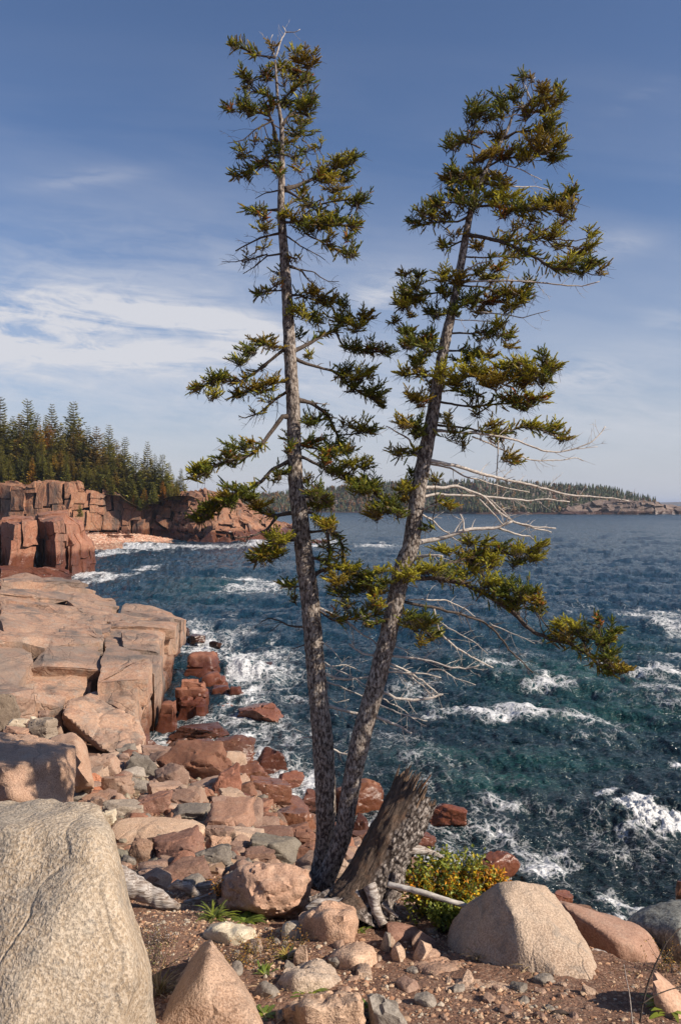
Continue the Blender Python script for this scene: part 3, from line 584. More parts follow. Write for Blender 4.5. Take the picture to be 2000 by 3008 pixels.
def rb(name, z, outline, d, mat, thick=.8, front=(), zdown=.25, **kw):
    """boulder from its seen outline (pixel, pixel, depth offset), ridge points in front of it and a body behind it"""
    if d < 6.65 and z != 's':      # stand it on the ground where its foot is seen
        lo_ = max(outline, key=lambda a: a[1]); d = ghit(z, lo_[0], min(lo_[1], (3008 - ZR[z][1]) / ZR[z][2] + 60))[1] - (lo_[2] if len(lo_) > 2 else 0) - .04
    T = [P(z, a[0], a[1], d + (a[2] if len(a) > 2 else 0)) for a in outline]; c = np.mean(T, 0)
    pts = list(T) + [P(z, a[0], a[1], d + a[2]) for a in front]
    if d < 6.65 and z != 's':
        ys = [a[1] for a in outline]; ycut = max(ys) - .36 * (max(ys) - min(ys)); FR = [P(z, a[0], a[1], d + a[2]) for a in front]
        def snap(a, q):
            if a[1] < ycut: return q
            g = ghit(z, a[0], min(a[1], (3008 - ZR[z][1]) / ZR[z][2] + 60)); return g - np.array([0, 0, .03]) if abs(g[1] - q[1]) < .9 else q
        S0 = [(snap(a, q), a[1] >= ycut) for a, q in list(zip(outline, T)) + list(zip(front, FR))]; T = [q for q, _ in S0[:len(T)]]; pts = [q for q, _ in S0]; cg = np.mean(pts, 0)
        for q, low_ in S0:
            if low_: g_ = q + (q - cg) * np.array([.10, .10, 0]); pts.append(np.array([g_[0], g_[1], q[2] - .35]))
    # the back: inside the seen outline, so lower down the farther it lies
    pq = [(CX + q[0] / q[1] * F, HY + (EYE - q[2]) / q[1] * F, q[1]) for q in T]; cx_, cy_ = np.mean([a[0] for a in pq]), np.mean([a[1] for a in pq])
    for X, Y, D_ in pq:
        X, Y, D2 = cx_ + (X - cx_) * .80, cy_ + (Y - cy_) * .84, D_ + thick; pts.append(np.array([(X - CX) / F * D2, D2, EYE - (Y - HY) / F * D2]))
    zl = min(q[2] for q in pts); lo = [q for q in pts if q[2] < zl + .3 * (max(r[2] for r in pts) - zl)]
    for q in lo: pts.append(q + np.array([0, 0, -zdown]))
    return boulder_pts(name, pts, mat, **kw)
def free_rock(pos, dims, mat, rs, level=4, rotz=None, tilt=25, p=None, name='stone', label=None, cat='rock', group=None, col=None, npl=None, noise=.04):
    n = npl or rs.randint(8, 13); N = rs.normal(size=(n, 3)); N /= np.linalg.norm(N, axis=1)[:, None]
    N = np.vstack([N, np.eye(3), -np.eye(3)]); N[n:] += rs.normal(size=(6, 3)) * .16; N /= np.linalg.norm(N, axis=1)[:, None]
    d = np.concatenate([rs.uniform(.72, 1.0, n), rs.uniform(.62, .85, 6)]); v, D, f = soft_body(0, np.column_stack([N, d]), level, p or rs.uniform(50, 120))
    sd_ = rs.randint(900); v = v * (1 + (fbm(v * 1.2 + rs.rand() * 50, 3) * .10 + joints(v + sd_, (.75, .6, .45), (10, 20, sd_), .13, sd_, .25, .04, .9, .3) + fbm(v * 6 + 3, 3, .6) * noise * .7)[:, None]); v = v * np.array(dims) / 2 / .8
    Rm = np.array(Matrix.Rotation(rs.uniform(0, 6.28) if rotz is None else rotz, 3, 'Z') @ Matrix.Rotation(R(rs.uniform(-tilt, tilt)), 3, 'X') @ Matrix.Rotation(R(rs.uniform(-tilt, tilt)), 3, 'Y')); v = v @ Rm.T
    ob = mesh_np(name, v + pos, f, M[mat], sharp=42, loc=pos)
    cv = rs.uniform(.66, 1.0); ob.color = (*((np.array(col) if col is not None else np.array([1, 1, 1])) * cv), 1)
    return tag(ob, label, cat, group)

# hero boulders in the foreground -------------------------------------------------
rb('granite_boulder', 's', [(-60, 2368, .6), (150, 2350, .45), (295, 2370, .3), (335, 2425, .1), (448, 2850, -.1), (458, 3080, -.2), (300, 3200, -.7), (-60, 3200, -.6), (-420, 2700, 0), (-300, 2430, .4)],
   3.6, 'coarse', 1.3, front=[(30, 2425, -.05), (270, 2430, -.12), (405, 2850, -.42), (20, 3120, -.72)], level=6, p=130, chip=.0, noise=((.9, .08), (3, .035), (12, .012)), label='huge cream speckled granite boulder filling the lower left corner', seed=2)
rb('shaded_boulder', 'G', [(-500, 420, .3), (0, 475, .6), (200, 500, .5), (420, 555, .3), (700, 598, 0), (705, 700, -.1), (690, 1000, -.2), (660, 1190, -.3), (300, 1230, -.9), (-300, 1200, -.9), (-500, 800, -.4)],
   9.3, 'tan', 2.0, front=[(590, 655, -.45), (330, 770, -.9), (150, 840, -1.15), (0, 790, -1.2), (580, 1150, -.7), (130, 1100, -1.3)], level=6, p=60, noise=((.8, .06), (3, .02)), label='square tan boulder dappled with tree shadow behind the huge cream boulder', seed=4, col=(.86, .80, .78), chip=.05)
rb('tan_boulder', 'G', [(440, 540, .2), (560, 490, .3), (680, 478, .2), (770, 550, 0), (812, 640, 0), (800, 800, 0), (850, 880, 0), (880, 980, 0), (700, 1000, -.2), (640, 700, 0)], 13.5, 'pink', 1.6, front=[(720, 640, -.5), (760, 900, -.6)], level=5, p=40,
   label='tall blocky pinkish tan boulder just behind the shadow dappled square one', seed=6, col=(1.12, 1.1, 1.05), noise=((1, .06), (4, .02)), chip=.07)
rb('granite_boulder', 'z4' if False else '4', [(75, 760, .1), (140, 690, .05), (200, 650, 0), (345, 640, 0), (560, 652, 0), (610, 690, 0), (628, 770, 0), (620, 840, 0), (575, 930, -.05), (520, 965, -.05), (400, 975, -.05), (310, 960, -.05), (110, 900, 0)],
   6.7, 'pink', .6, front=[(230, 680, -.12), (400, 770, -.25), (560, 740, -.18), (300, 900, -.3), (480, 910, -.22)], level=6, p=45, noise=((1.5, .04), (6, .016), (18, .005)), label='rounded pink granite boulder left of the foot of the two trunks', seed=8, col=(1.16, 1.12, 1.1), chip=.035)
rb('granite_boulder', '4', [(555, 960, .15), (640, 900, .2), (700, 870, .15), (870, 900, .1), (885, 960, 0), (870, 1000, -.05), (830, 1080, -.1), (740, 1110, -.15), (640, 1095, -.1), (570, 1030, 0)], 6.35, 'tan', .5,
   front=[(700, 930, -.12), (690, 1040, -.22), (850, 950, -.1)], level=5, p=40, noise=((2, .05), (7, .025), (20, .006)), label='tan boulder half buried below the stump roots', seed=9, col=(1.0, .9, .85), chip=.03)
rb('stone', '4', [(445, 1000, 0), (500, 985, .05), (570, 1000, .05), (575, 1060, 0), (540, 1080, 0), (460, 1050, 0)], 6.1, 'grey', .25, level=4, label='small grey stone under the rounded pink boulder', cat='stone', col=(1.4, 1.4, 1.35))
rb('stone', '4', [(510, 1150, 0), (545, 1110, 0), (585, 1105, 0), (600, 1170, 0), (590, 1240, 0), (530, 1225, 0)], 5.75, 'tan', .25, level=4, label='small upright tan stone between the weeds and the loaf shaped stone', cat='stone')
rb('rounded_stone', '4', [(700, 1160, .05), (760, 1115, .1), (850, 1090, .12), (950, 1092, .12), (1005, 1140, .05), (1017, 1200, 0), (990, 1250, -.05), (880, 1255, -.1), (760, 1235, -.08), (705, 1215, 0)], 5.8, 'tan', .42,
   front=[(860, 1160, -.1), (950, 1170, -.06)], level=5, p=14, noise=((2.5, .035), (8, .014), (22, .004)), chip=.015, label='smooth loaf shaped tan stone in the middle of the gravel', cat='stone', seed=12, col=(1.15, 1.1, 1.05))
rb('rough_stone', '4', [(380, 1330, .05), (440, 1250, .1), (540, 1215, .15), (660, 1215, .15), (740, 1260, .1), (795, 1320, 0), (780, 1370, -.05), (700, 1390, -.1), (470, 1385, -.1), (400, 1370, 0)], 5.1, 'weath', .45,
   front=[(520, 1290, -.12), (680, 1280, -.08), (730, 1340, -.12), (480, 1345, -.14)], level=5, p=22, noise=((3, .05), (9, .03), (22, .01)), label='lumpy dark tan stone with pitted sides below the loaf shaped stone', cat='stone', seed=14, chip=.03)
rb('square_stone', '4', [(450, 1490, .1), (575, 1410, .1), (700, 1385, .12), (810, 1370, .12), (895, 1400, .05), (918, 1470, 0), (915, 1600, 0), (600, 1640, -.1), (590, 1550, -.1)], 4.35, 'tan', .4,
   front=[(590, 1480, -.1), (880, 1450, -.05), (760, 1560, -.14)], level=6, p=80, noise=((2, .03), (8, .02), (22, .006)), chip=.03, label='pale square topped stone at the bottom edge right of the pointed boulder', cat='stone', seed=15, col=(.95, .92, .88))
rb('slate_stone', '4', [(935, 1395, .1), (1000, 1400, .1), (1090, 1460, .05), (1150, 1530, 0), (1190, 1600, 0), (1020, 1640, -.05), (985, 1500, 0)], 4.3, 'grey', .25, level=5, p=60, noise=((2, .01), (8, .008)), label='flat blue grey stone at the bottom edge of the gravel', cat='stone', seed=16, col=(.95, .98, 1.0), chip=.02)
rb('pointed_boulder', '3', [(1212, 1072, .1), (1290, 1180, .08), (1380, 1310, .05), (1460, 1450, 0), (1560, 1640, -.1), (1100, 1700, -.5), (850, 1680, .6), (880, 1530, .7), (930, 1460, .65), (1060, 1260, .5), (1150, 1120, .3)],
   4.55, 'tan', .55, front=[(1205, 1200, -.18), (1180, 1240, -.24), (1010, 1480, -.50), (900, 1570, -.55), (1330, 1600, -.5), (1180, 1400, -.38)], level=6, p=120, noise=((1.2, .03), (5, .02), (16, .008)), label='tan boulder with a sharp pointed top at the bottom beside the huge cream boulder', seed=17, col=(.92, .88, .85))
rb('pale_stone', '3', [(1170, 1030, .05), (1270, 985, .08), (1340, 990, .08), (1475, 1020, .05), (1480, 1070, 0), (1380, 1100, -.05), (1310, 1090, -.05), (1200, 1065, 0)], 5.7, 'cream', .3, front=[(1300, 1045, -.08), (1400, 1050, -.08)], level=5, p=30,
   noise=((3, .03), (9, .014)), label='pale cream stone with a dark underside just above the pointed boulder', cat='stone', seed=18, chip=.025)
rb('granite_boulder', '5', [(205, 1060, 1.0), (240, 980, 1.05), (330, 870, 1.0), (480, 770, .80), (510, 750, .75), (620, 740, .70), (790, 780, .85), (840, 820, .88), (950, 960, .80), (1040, 1120, .55), (1090, 1200, .3), (1110, 1320, 0), (900, 1310, 0), (600, 1270, .1), (480, 1215, .35), (300, 1180, .6)],
   6.1, 'weath', .8, front=[(530, 800, .58), (610, 960, .36), (655, 1100, .22), (640, 1190, .16), (590, 1260, .12), (560, 850, .50), (900, 1150, .28)], zdown=.4, level=6, p=150, noise=((1.2, .035), (5, .022), (16, .009)), label='big pyramid shaped grey tan boulder with a shaded left face on the right', seed=19, col=(.95, .93, .90), sharp=60)
rb('red_boulder', '5', [(830, 850, .2), (890, 850, .2), (960, 890, .2), (1050, 930, .2), (1150, 940, .2), (1230, 980, .2), (1330, 1000, .15), (1410, 1070, .1), (1450, 1150, 0), (1475, 1200, 0), (1450, 1280, -.1), (1300, 1330, -.1), (1150, 1280, -.1), (1000, 1100, 0)],
   7.0, 'pink', .8, front=[(1150, 1060, -.3), (1300, 1090, -.3), (1400, 1220, -.3), (1220, 1240, -.35)], level=6, p=22, noise=((1.2, .05), (5, .02)), label='reddish boulder right behind the big pyramid shaped boulder', seed=20, col=(.92, .85, .84))
rb('lichen_boulder', '5', [(1235, 985, .1), (1270, 930, .2), (1350, 890, .2), (1480, 850, .2), (1568, 835, .2), (1700, 850, .2), (1760, 1100, 0), (1700, 1400, -.2), (1520, 1430, -.2), (1440, 1300, -.1), (1460, 1180, 0), (1400, 1060, 0)],
   7.6, 'lich', 1.0, front=[(1560, 1000, -.5), (1600, 1200, -.6)], level=6, p=22, noise=((1.2, .06), (5, .03), (14, .01)), label='dark lichen covered boulder at the right edge above the water', seed=21)
rb('dark_rock', '5', [(1530, 800, 0), (1545, 740, 0), (1600, 700, 0), (1650, 740, 0), (1640, 850, 0), (1540, 840, 0)], 8.6, 'wet', .5, level=4, label='dark rock tip at the right edge above the lichen boulder', seed=22, p=40)
rb('flat_pink_rock', '5', [(1400, 1240, .1), (1460, 1320, .1), (1568, 1400, .1), (1640, 1480, 0), (1600, 1560, -.1), (1480, 1470, -.1), (1390, 1330, 0)], 5.7, 'pink', .3, level=5, label='flat pink rock sloping down at the lower right edge', seed=23, col=(1.15, 1.1, 1.05))
rb('wedge_stone', '4', [(1070, 1130, 0), (1110, 1065, .05), (1150, 1110, .05), (1190, 1165, 0), (1150, 1200, -.05), (1080, 1190, -.05)], 6.15, 'tan', .22, front=[(1125, 1130, -.1)], level=4, p=70, label='left of two small sharp wedge stones left of the pyramid boulder', cat='stone', seed=24)
rb('wedge_stone', '4', [(1180, 1180, 0), (1240, 1085, .05), (1310, 1120, .05), (1328, 1180, 0), (1280, 1200, -.05), (1190, 1205, -.05)], 6.0, 'tan', .25, front=[(1262, 1120, -.12), (1285, 1190, -.1)], level=4, p=70, label='right of two small sharp wedge stones left of the pyramid boulder', cat='stone', seed=25)
rb('brown_rock', '4', [(1190, 1080, 0), (1235, 1020, .05), (1330, 1080, .05), (1345, 1150, 0), (1260, 1150, 0)], 6.3, 'brown', .3, level=4, p=50, label='dark brown stone standing behind the two wedge stones', cat='stone', seed=26)
rb('brown_rock', '4', [(1005, 1130, 0), (1040, 1045, .05), (1075, 1060, .05), (1065, 1110, 0), (1040, 1150, 0), (1010, 1150, 0)], 6.2, 'grey', .2, level=4, p=30, label='narrow grey brown stone right of the loaf shaped stone', cat='stone', seed=27)
rb('dirt_rock', '4', [(1040, 980, .1), (1130, 985, .1), (1230, 1010, .1), (1250, 1060, 0), (1180, 1110, -.1), (1060, 1060, -.1)], 6.6, 'brown', .4, level=4, p=20, label='low brown rock at the root of the autumn bush', cat='stone', seed=28, col=(1, .85, .8))
rb('flat_rock', '5', [(0, 1230, .1), (60, 1190, .2), (200, 1180, .2), (360, 1200, .15), (368, 1230, 0), (330, 1260, -.1), (200, 1250, -.15), (60, 1290, -.15)], 5.55, 'pink', .3, level=5, p=30, noise=((3, .02), (9, .012)), label='low flat pink rock lying in the gravel left of the pyramid boulder', cat='stone', seed=29, col=(1.05, 1, .95), chip=.02)
rb('flat_rock', '5', [(190, 1370, 0), (260, 1315, .15), (400, 1310, .2), (560, 1330, .15), (640, 1355, .05), (560, 1390, -.08), (440, 1405, -.12), (300, 1400, -.1), (210, 1390, -.05)], 4.95, 'tan', .2, level=5, p=30, noise=((3, .015), (9, .01)), label='flat pale tan rock set in the gravel at the bottom right', cat='stone', seed=30, col=(1, .97, .93), chip=.015)

# boulders of the rubble beach that stand out ---------------------------------------
BR = [ # x0,y0,x1,y1 (region 2), material, flatness, label
 (760, 858, 1060, 1032, 'red', .8, 'large squarish brown red boulder at the top of the rubble beach', (.9, .85, .8)), (800, 752, 1015, 825, 'red', .8, 'flat red rock awash at the foot of the ledge', None),
 (995, 808, 1165, 898, 'wet', .8, 'long dark rock awash with a wet shine on its end', None), (1118, 658, 1290, 738, 'wet', .8, 'isolated brown rock in the white water beyond the beach', (1.3, 1.2, 1.2)),
 (1188, 873, 1308, 978, 'red', 1, 'pointed red rock standing in the wash', (.8, .75, .75)), (1085, 935, 1215, 1055, 'wet', 1, 'upper of two dark wet boulders in the wash', None), (1150, 1000, 1315, 1115, 'wet', .9, 'lower of two dark wet boulders in the wash', (1.3, 1.3, 1.3)),
 (985, 970, 1100, 1122, 'red', 1, 'upright red block beside the big brown red boulder', (1.1, 1, 1)), (712, 942, 852, 1048, 'brown', 1, 'rounded brown grey boulder left of the big brown red boulder', None),
 (400, 898, 540, 1020, 'pink', 1, 'pink pointed rock under the tilted slab', None), (600, 903, 720, 1005, 'grey', .9, 'grey wedge rock under the toe of the ledge', (.8, .8, .8)), (553, 952, 655, 1012, 'grey', .8, 'pale grey rock among pink ones at the top of the beach', (1.4, 1.4, 1.4)),
 (578, 1003, 692, 1082, 'grey', .8, 'flat grey rock in the upper middle of the beach', None), (468, 988, 600, 1092, 'pink', .9, 'pinkish sloping rock at the left of the beach', None), (358, 1083, 485, 1142, 'pink', .7, 'low pink rock beside the shadow dappled boulder', (1.1, 1, .95)),
 (488, 1103, 655, 1192, 'grey', .8, 'pale grey rock right above the flat pale slab', (1.25, 1.2, 1.15)), (628, 1083, 765, 1182, 'red', .9, 'smooth mauve rock above the middle of the flat pale slab', (1.05, 1.15, 1.3)), (748, 1068, 915, 1142, 'pink', .8, 'pink brown rock behind the long grey one', (.85, .8, .8)),
 (778, 1128, 955, 1205, 'grey', .8, 'long grey rock above the right end of the flat pale slab', None), (895, 1048, 990, 1118, 'red', .9, 'small red rock below the upright red block', None), (940, 1140, 1155, 1262, 'pink', .8, 'broad pink brown rock right of the flat pale slab', (.85, .75, .72)),
 (945, 1218, 1055, 1315, 'brown', 1, 'brown pyramid rock at the right tip of the flat pale slab', None), (1148, 1235, 1330, 1292, 'brown', .6, 'flat long brown rock left of the trunks', (1, .85, .8)), (1252, 1148, 1445, 1255, 'wet', .8, 'dark rough rock left of the trunks', (1.5, 1.5, 1.4)),
 (1158, 1283, 1360, 1395, 'grey', .8, 'big grey green rock left of the trunks', (.95, .95, .9)), (1328, 1238, 1462, 1322, 'red', .8, 'red slanting rock touching the left trunk', None), (1355, 1313, 1465, 1425, 'red', 1, 'red block behind the rounded pink boulder', None),
 (1108, 1338, 1255, 1397, 'brown', .7, 'flat brown rock behind the rounded pink boulder', (1.1, 1, .95)), (718, 1278, 915, 1402, 'brown', .9, 'brown rock with a ridged top below the flat pale slab', (1.15, .95, .9)), (588, 1288, 690, 1402, 'pink', 1, 'tan pink rock under the left half of the flat pale slab', (1, .95, .9)),
 (888, 1328, 1052, 1425, 'grey', .8, 'long grey rock slanting toward the rounded pink boulder', (1.05, 1.05, 1.05)), (760, 1398, 968, 1478, 'brown', .7, 'flat brown rock above the driftwood', (1, .9, .85)), (958, 1278, 1055, 1372, 'pink', .9, 'small rounded pink rock below the brown pyramid rock', (1.1, 1.05, 1)),
 (1188, 1158, 1280, 1235, 'red', .8, 'dark red rock at the edge of the wash', None), (1075, 1115, 1160, 1170, 'wet', .8, 'small wet dark rock at the edge of the wash', None), (1100, 1170, 1190, 1210, 'red', .7, 'flat wet red rock near the wash', None),
 (650, 1420, 770, 1470, 'pink', .7, 'low pink rock above the driftwood log', None), (1060, 1290, 1130, 1340, 'brown', .8, 'small brown rock above the flat brown one', None), (450, 1150, 530, 1230, 'cream', .9, 'bright cream stone wedged beside the huge cream boulder', None),
 (640, 1170, 700, 1200, 'grey', .7, 'small grey stone resting on the top edge of the flat pale slab', (1.2, 1.2, 1.2)), (530, 1330, 590, 1400, 'grey', .9, 'narrow grey stone at the left under the flat pale slab', (.9, .95, .9)), (340, 900, 410, 960, 'pink', .9, 'small pink stone beside the tall blocky boulder', None),
 (400, 985, 470, 1060, 'red', .8, 'small orange red stone at the left of the beach', (1.5, 1.3, 1.1)), (395, 1040, 470, 1085, 'red', .7, 'flat orange red stone above the low pink rock', (1.5, 1.25, 1.05)), (665, 845, 800, 940, 'brown', .9, 'mottled brown rock at the corner of the ledge', None),
 (770, 825, 860, 890, 'pink', .8, 'glistening pale rock at the corner of the ledge', None)]
rs = np.random.RandomState(21)
OCC = []
for x0, y0, x1, y1, mat, fl, lab, col in BR:
    b = ghit('2', (x0 + x1) / 2, y1 - (y1 - y0) * .18)
    if b[2] < .1: b = P('2', (x0 + x1) / 2, y1 - (y1 - y0) * .12, 1.0) * 0 + ghit('2', (x0 + x1) / 2, y1 - (y1 - y0) * .18) if b[2] > -.1 else np.array([*(P('2', (x0 + x1) / 2, y1 - (y1 - y0) * .15, EYE * F / (px('2', 0, y1 - (y1 - y0) * .15)[1] - HY))[:2]), 0.0])
    d = b[1]; k = .63776 / F * d; wd = (x1 - x0) * k; ht = (y1 - y0) * k * 1.02; dp = wd * rs.uniform(.6, .9); dv = ht * (.62 if fl < .9 else .75)
    nm = {'red': 'red_rock', 'wet': 'wet_rock', 'brown': 'brown_rock', 'grey': 'grey_rock', 'pink': 'pink_rock', 'cream': 'cream_stone'}[mat]
    pos = b + np.array([0, dp * .2, dv * .30]); OCC.append((pos[0], pos[1], wd * .5))
    free_rock(pos, (wd * 1.08, dp, ht * 1.08), mat, rs, level=5, rotz=rs.uniform(-.35, .35), tilt=9, name=nm, label=lab, col=col, cat='rock', noise=.03)
dn_ = ghit('2', 660, 1322)[1]
rb('pale_slab', '2', [(x, y, (a + 1.1) * .60) for x, y, a in [(498, 1238, .0), (540, 1190, .3), (600, 1180, .5), (750, 1178, .6), (900, 1192, .5), (948, 1212, .3), (950, 1242, .1), (900, 1300, -.6), (860, 1292, -.6), (790, 1258, -.5), (660, 1330, -1.1), (560, 1292, -.7), (503, 1262, -.3)]], max(dn_, 6.7), 'tan', .3,
   level=6, p=90, noise=((.8, .02), (3, .012)), label='wide flat pale tan slab lying across the rubble', cat='slab', seed=40, col=(1.15, 1.12, 1.05)); OCC.append((*P('2', 720, 1245, dn_ + .55)[:2], 1.35))
# red blocks along the foot of the ledge, in the surf
for x0, y0, x1, y1, dpt, mat, lab, col in [(862, 420, 1002, 535, 41, 'red', 'farthest dark red block in the surf at the foot of the ledge', (.8, .7, .7)), (830, 530, 955, 725, 34, 'red', 'tall red block against the foot of the ledge', (1, .9, .85)), (950, 525, 1050, 600, 38, 'red', 'orange red rounded block at the foot of the ledge', (1.15, 1, .9)),
    (975, 572, 1062, 690, 36, 'red', 'red block beside the tall red one in the surf', (.95, .85, .8)), (1050, 572, 1115, 690, 35.5, 'red', 'outermost red block in the surf at the foot of the ledge', (.8, .7, .7)), (735, 640, 815, 785, 31, 'red', 'small red shelf low on the face of the ledge', (.8, .7, .65)), (820, 640, 940, 735, 33, 'red', 'low wet red shelf before the tall red block', (.8, .65, .6)),
    (965, 660, 1110, 710, 34.5, 'wet', 'low wet rock before the red blocks', (1.4, 1.2, 1.1))]:
    b = P('2', (x0 + x1) / 2, (y0 + y1) / 2, dpt); k = .63776 / F * dpt; wd, ht = (x1 - x0) * k, (y1 - y0) * k
    q = []
    for sx in (-.5, .5):
        for sy in (-.5, .6):
            for sz in (-.6, .48): tp_ = 1.12 if sz < 0 else rs.uniform(.55, .95); q.append(b + np.array([sx * wd * tp_, sy * wd * .9 * tp_, sz * ht * (1 if sz < 0 else rs.uniform(.7, 1.15))]))
    craggy('red_block' if mat == 'red' else 'wet_rock', [q], .08, M[mat], [((1.5, 1.3, .9), (5, -4, 20), .22, int(rs.randint(40)), .2, .03, .9, .3)], ((.7, .14), (3, .04)), label=lab, cat='rock', loc=tuple(b)); bpy.context.scene.objects[-1]
    C.objects[-1].color = (*col, 1)
# dark seaweedy rocks in the surf off the ledge
for x, y, w_, h_, lab in ((855, 1180, 50, 60, 'small black rock touching the ledge corner in the surf'), (905, 1212, 90, 40, 'black rock awash in the surf off the ledge'), (990, 1240, 60, 30, 'black rock farther out in the surf off the ledge'), (1230, 1335, 80, 28, 'low dark rock amid the white water')):
    X, Y = px('1', x, y + h_ * .3); d = EYE * F / (Y - HY); k = .63776 / F * d; free_rock(np.array([(X - CX) / F * d, d, h_ * k * .1]), (w_ * k, w_ * k * .7, h_ * k), 'wet', rs, tilt=15, name='surf_rock', label=lab, cat='rock', col=(.4, .4, .4))
# rocks right of the trunks and along the right shore
for z, x0, y0, x1, y1, mat, lab, col in [('4', 740, 190, 1012, 395, 'red', 'large smooth orange boulder seen between the trunks and the stump', (1.35, 1.25, 1.0)), ('4', 850, 380, 940, 512, 'brown', 'glistening brown rock below the smooth orange boulder', (1, .8, .75)), ('4', 590, 240, 760, 350, 'wet', 'dark rock in the wash behind the left trunk', (.8, .8, .9)),
    ('4', 1330, 305, 1502, 425, 'wet', 'rusty wet rock alone in the water right of the stump', (1.3, 1, .9)), ('5', 420, 575, 620, 760, 'wet', 'dark red rock at the shore right behind the autumn bush', (1.1, .9, .85)), ('4', 1180, 470, 1330, 570, 'wet', 'dark rock at the shore just right of the stump', (.9, .8, .8)),
    ('5', 840, 820, 940, 880, 'wet', 'small red brown rock between pyramid boulder and water', (1.1, 1, 1)), ('4', 640, 400, 720, 500, 'red', 'small red rock glimpsed between the two trunks', None), ('4', 430, 130, 560, 200, 'wet', 'flat wet rock in the wash left of the left trunk', (1.3, 1.2, 1.2)), ('4', 410, 360, 640, 480, 'brown', 'broad dark brown rock before the left trunk', (.8, .7, .65)),
    ('4', 830, 500, 900, 560, 'brown', 'grey brown rock in the gap between trunk and stump', None), ('4', 170, 250, 270, 300, 'wet', 'little dark rock at the edge of the foam', (1.2, 1.1, 1.1)), ('4', 300, 320, 370, 370, 'red', 'little red rock in the foam left of the trunks', (.9, .8, .8))]:
    X, Y = px(z, (x0 + x1) / 2, y1 - (y1 - y0) * .2); b = ghit(z, (x0 + x1) / 2, y1 - (y1 - y0) * .2)
    if b[2] < 0: d = EYE * F / (Y - HY); b = np.array([(X - CX) / F * d, d, 0.])
    k = ZR[z][2] / F * b[1]; wd, ht = (x1 - x0) * k, (y1 - y0) * k; pos = b + np.array([0, wd * .15, ht * .22]); OCC.append((pos[0], pos[1], wd * .4))
    free_rock(pos, (wd * 1.08, wd * .8, ht * 1.05), mat, rs, level=5, rotz=rs.uniform(-.3, .3), tilt=8, name={'red': 'red_rock', 'wet': 'wet_rock', 'brown': 'brown_rock'}[mat], label=lab, col=col, p=18 if 'smooth' in lab else None)
# left: stones between ledge and the shaded boulder
for x0, y0, x1, y1, mat, lab, col, d in [(-60, 160, 160, 440, 'grey', 'rounded grey brown boulder at the left edge under the ledge', (.95, .85, .75), 22), (100, 360, 265, 460, 'cream', 'pale cream broken stone above the shadow dappled boulder', (.85, .8, .78), 19), (295, 350, 375, 435, 'cream', 'small bright cream stone in the gully', None, 19.5), (265, 370, 520, 540, 'grey', 'flat grey slab in the gully above the shadow dappled boulder', (1.3, 1.2, 1.1), 17.5),
    (500, 440, 570, 500, 'tan', 'small tan stone at the back of the gully', (.9, .85, .8), 19), (360, 280, 445, 360, 'brown', 'square brown stone in the dark gully', None, 21), (60, 440, 260, 500, 'brown', 'low brown rock behind the shadow dappled boulder', (1.2, 1.1, 1), 16.5), (200, 380, 300, 440, 'brown', 'small brown stone beside the cream ones', None, 19)]:
    b = P('G', (x0 + x1) / 2, (y0 + y1) / 2, d); k = .31888 / F * d; wd, ht = (x1 - x0) * k, (y1 - y0) * k
    free_rock(b, (wd * 1.1, wd * .9, ht * 1.25), mat, rs, level=5, rotz=rs.uniform(-.3, .3), tilt=10, name={'grey': 'grey_rock', 'cream': 'cream_stone', 'tan': 'tan_stone', 'brown': 'brown_rock'}[mat], label=lab, col=col)
# rubble between: every stone its own object -----------------------------------------
def rubble():
    rs = np.random.RandomState(77); n = 0; tries = 0; kinds = ['pink', 'red', 'brown', 'tan', 'tan', 'brown', 'brown', 'red', 'grey', 'pink']
    adj = {'pink': 'pink', 'red': 'brick red', 'brown': 'brown', 'grey': 'grey', 'tan': 'pale tan', 'wet': 'dark wet'}
    while n < 285 and tries < 30000:
        tries += 1; X = rs.uniform(190, 1120); Y = rs.uniform(2175, 2680)
        left = np.interp(Y, [2175, 2230, 2350, 2500, 2680], [430, 300, 200, 330, 350])
        if X < left: continue
        if X > 930 and Y > 2600: continue
        u_ = X; b = ghit('s', X, Y)
        if b[2] < -.25 or b[1] < 7.9 or b[1] > 30: continue
        s = b[1] / F * rs.choice([34, 48, 68, 95], p=[.34, .33, .22, .11]) * rs.uniform(.8, 1.2) * np.interp(b[1], [8, 25], [.95, .75])
        if any((b[0] - o[0]) ** 2 + (b[1] - o[1]) ** 2 < (o[2] * .80 + s * .30) ** 2 for o in OCC): continue
        OCC.append((b[0], b[1], s * .5)); k = kinds[rs.randint(len(kinds))]
        if b[2] < .5: k = 'wet' if rs.rand() < .6 else 'red'
        ratio = rs.uniform(.45, .75); size = 'large' if s > .75 else 'middling' if s > .42 else 'small'
        near = 'between ledge and wash' if b[1] > 17 else 'around the flat pale slab' if b[1] > 10.5 and X < 620 else 'left of the trunks' if X < 940 and b[1] > 10.5 else 'just behind the pink boulder and driftwood' if X < 940 else 'between trunk and stump'
        free_rock(b + np.array([0, 0, s * ratio * .22]), (s * 1.25, s * .9, s * ratio * 1.2), k, rs, level=3 if s < .35 else 4, tilt=26, name={'pink': 'pink_rock', 'red': 'red_rock', 'brown': 'brown_rock', 'grey': 'grey_rock', 'tan': 'tan_stone', 'wet': 'wet_rock'}[k],
                  label=f'{size} {adj[k]} stone in the beach rubble {near}', cat='rock', group=f'{size} {adj[k]} stones in the rubble {near}'); n += 1
    return n
rubble()

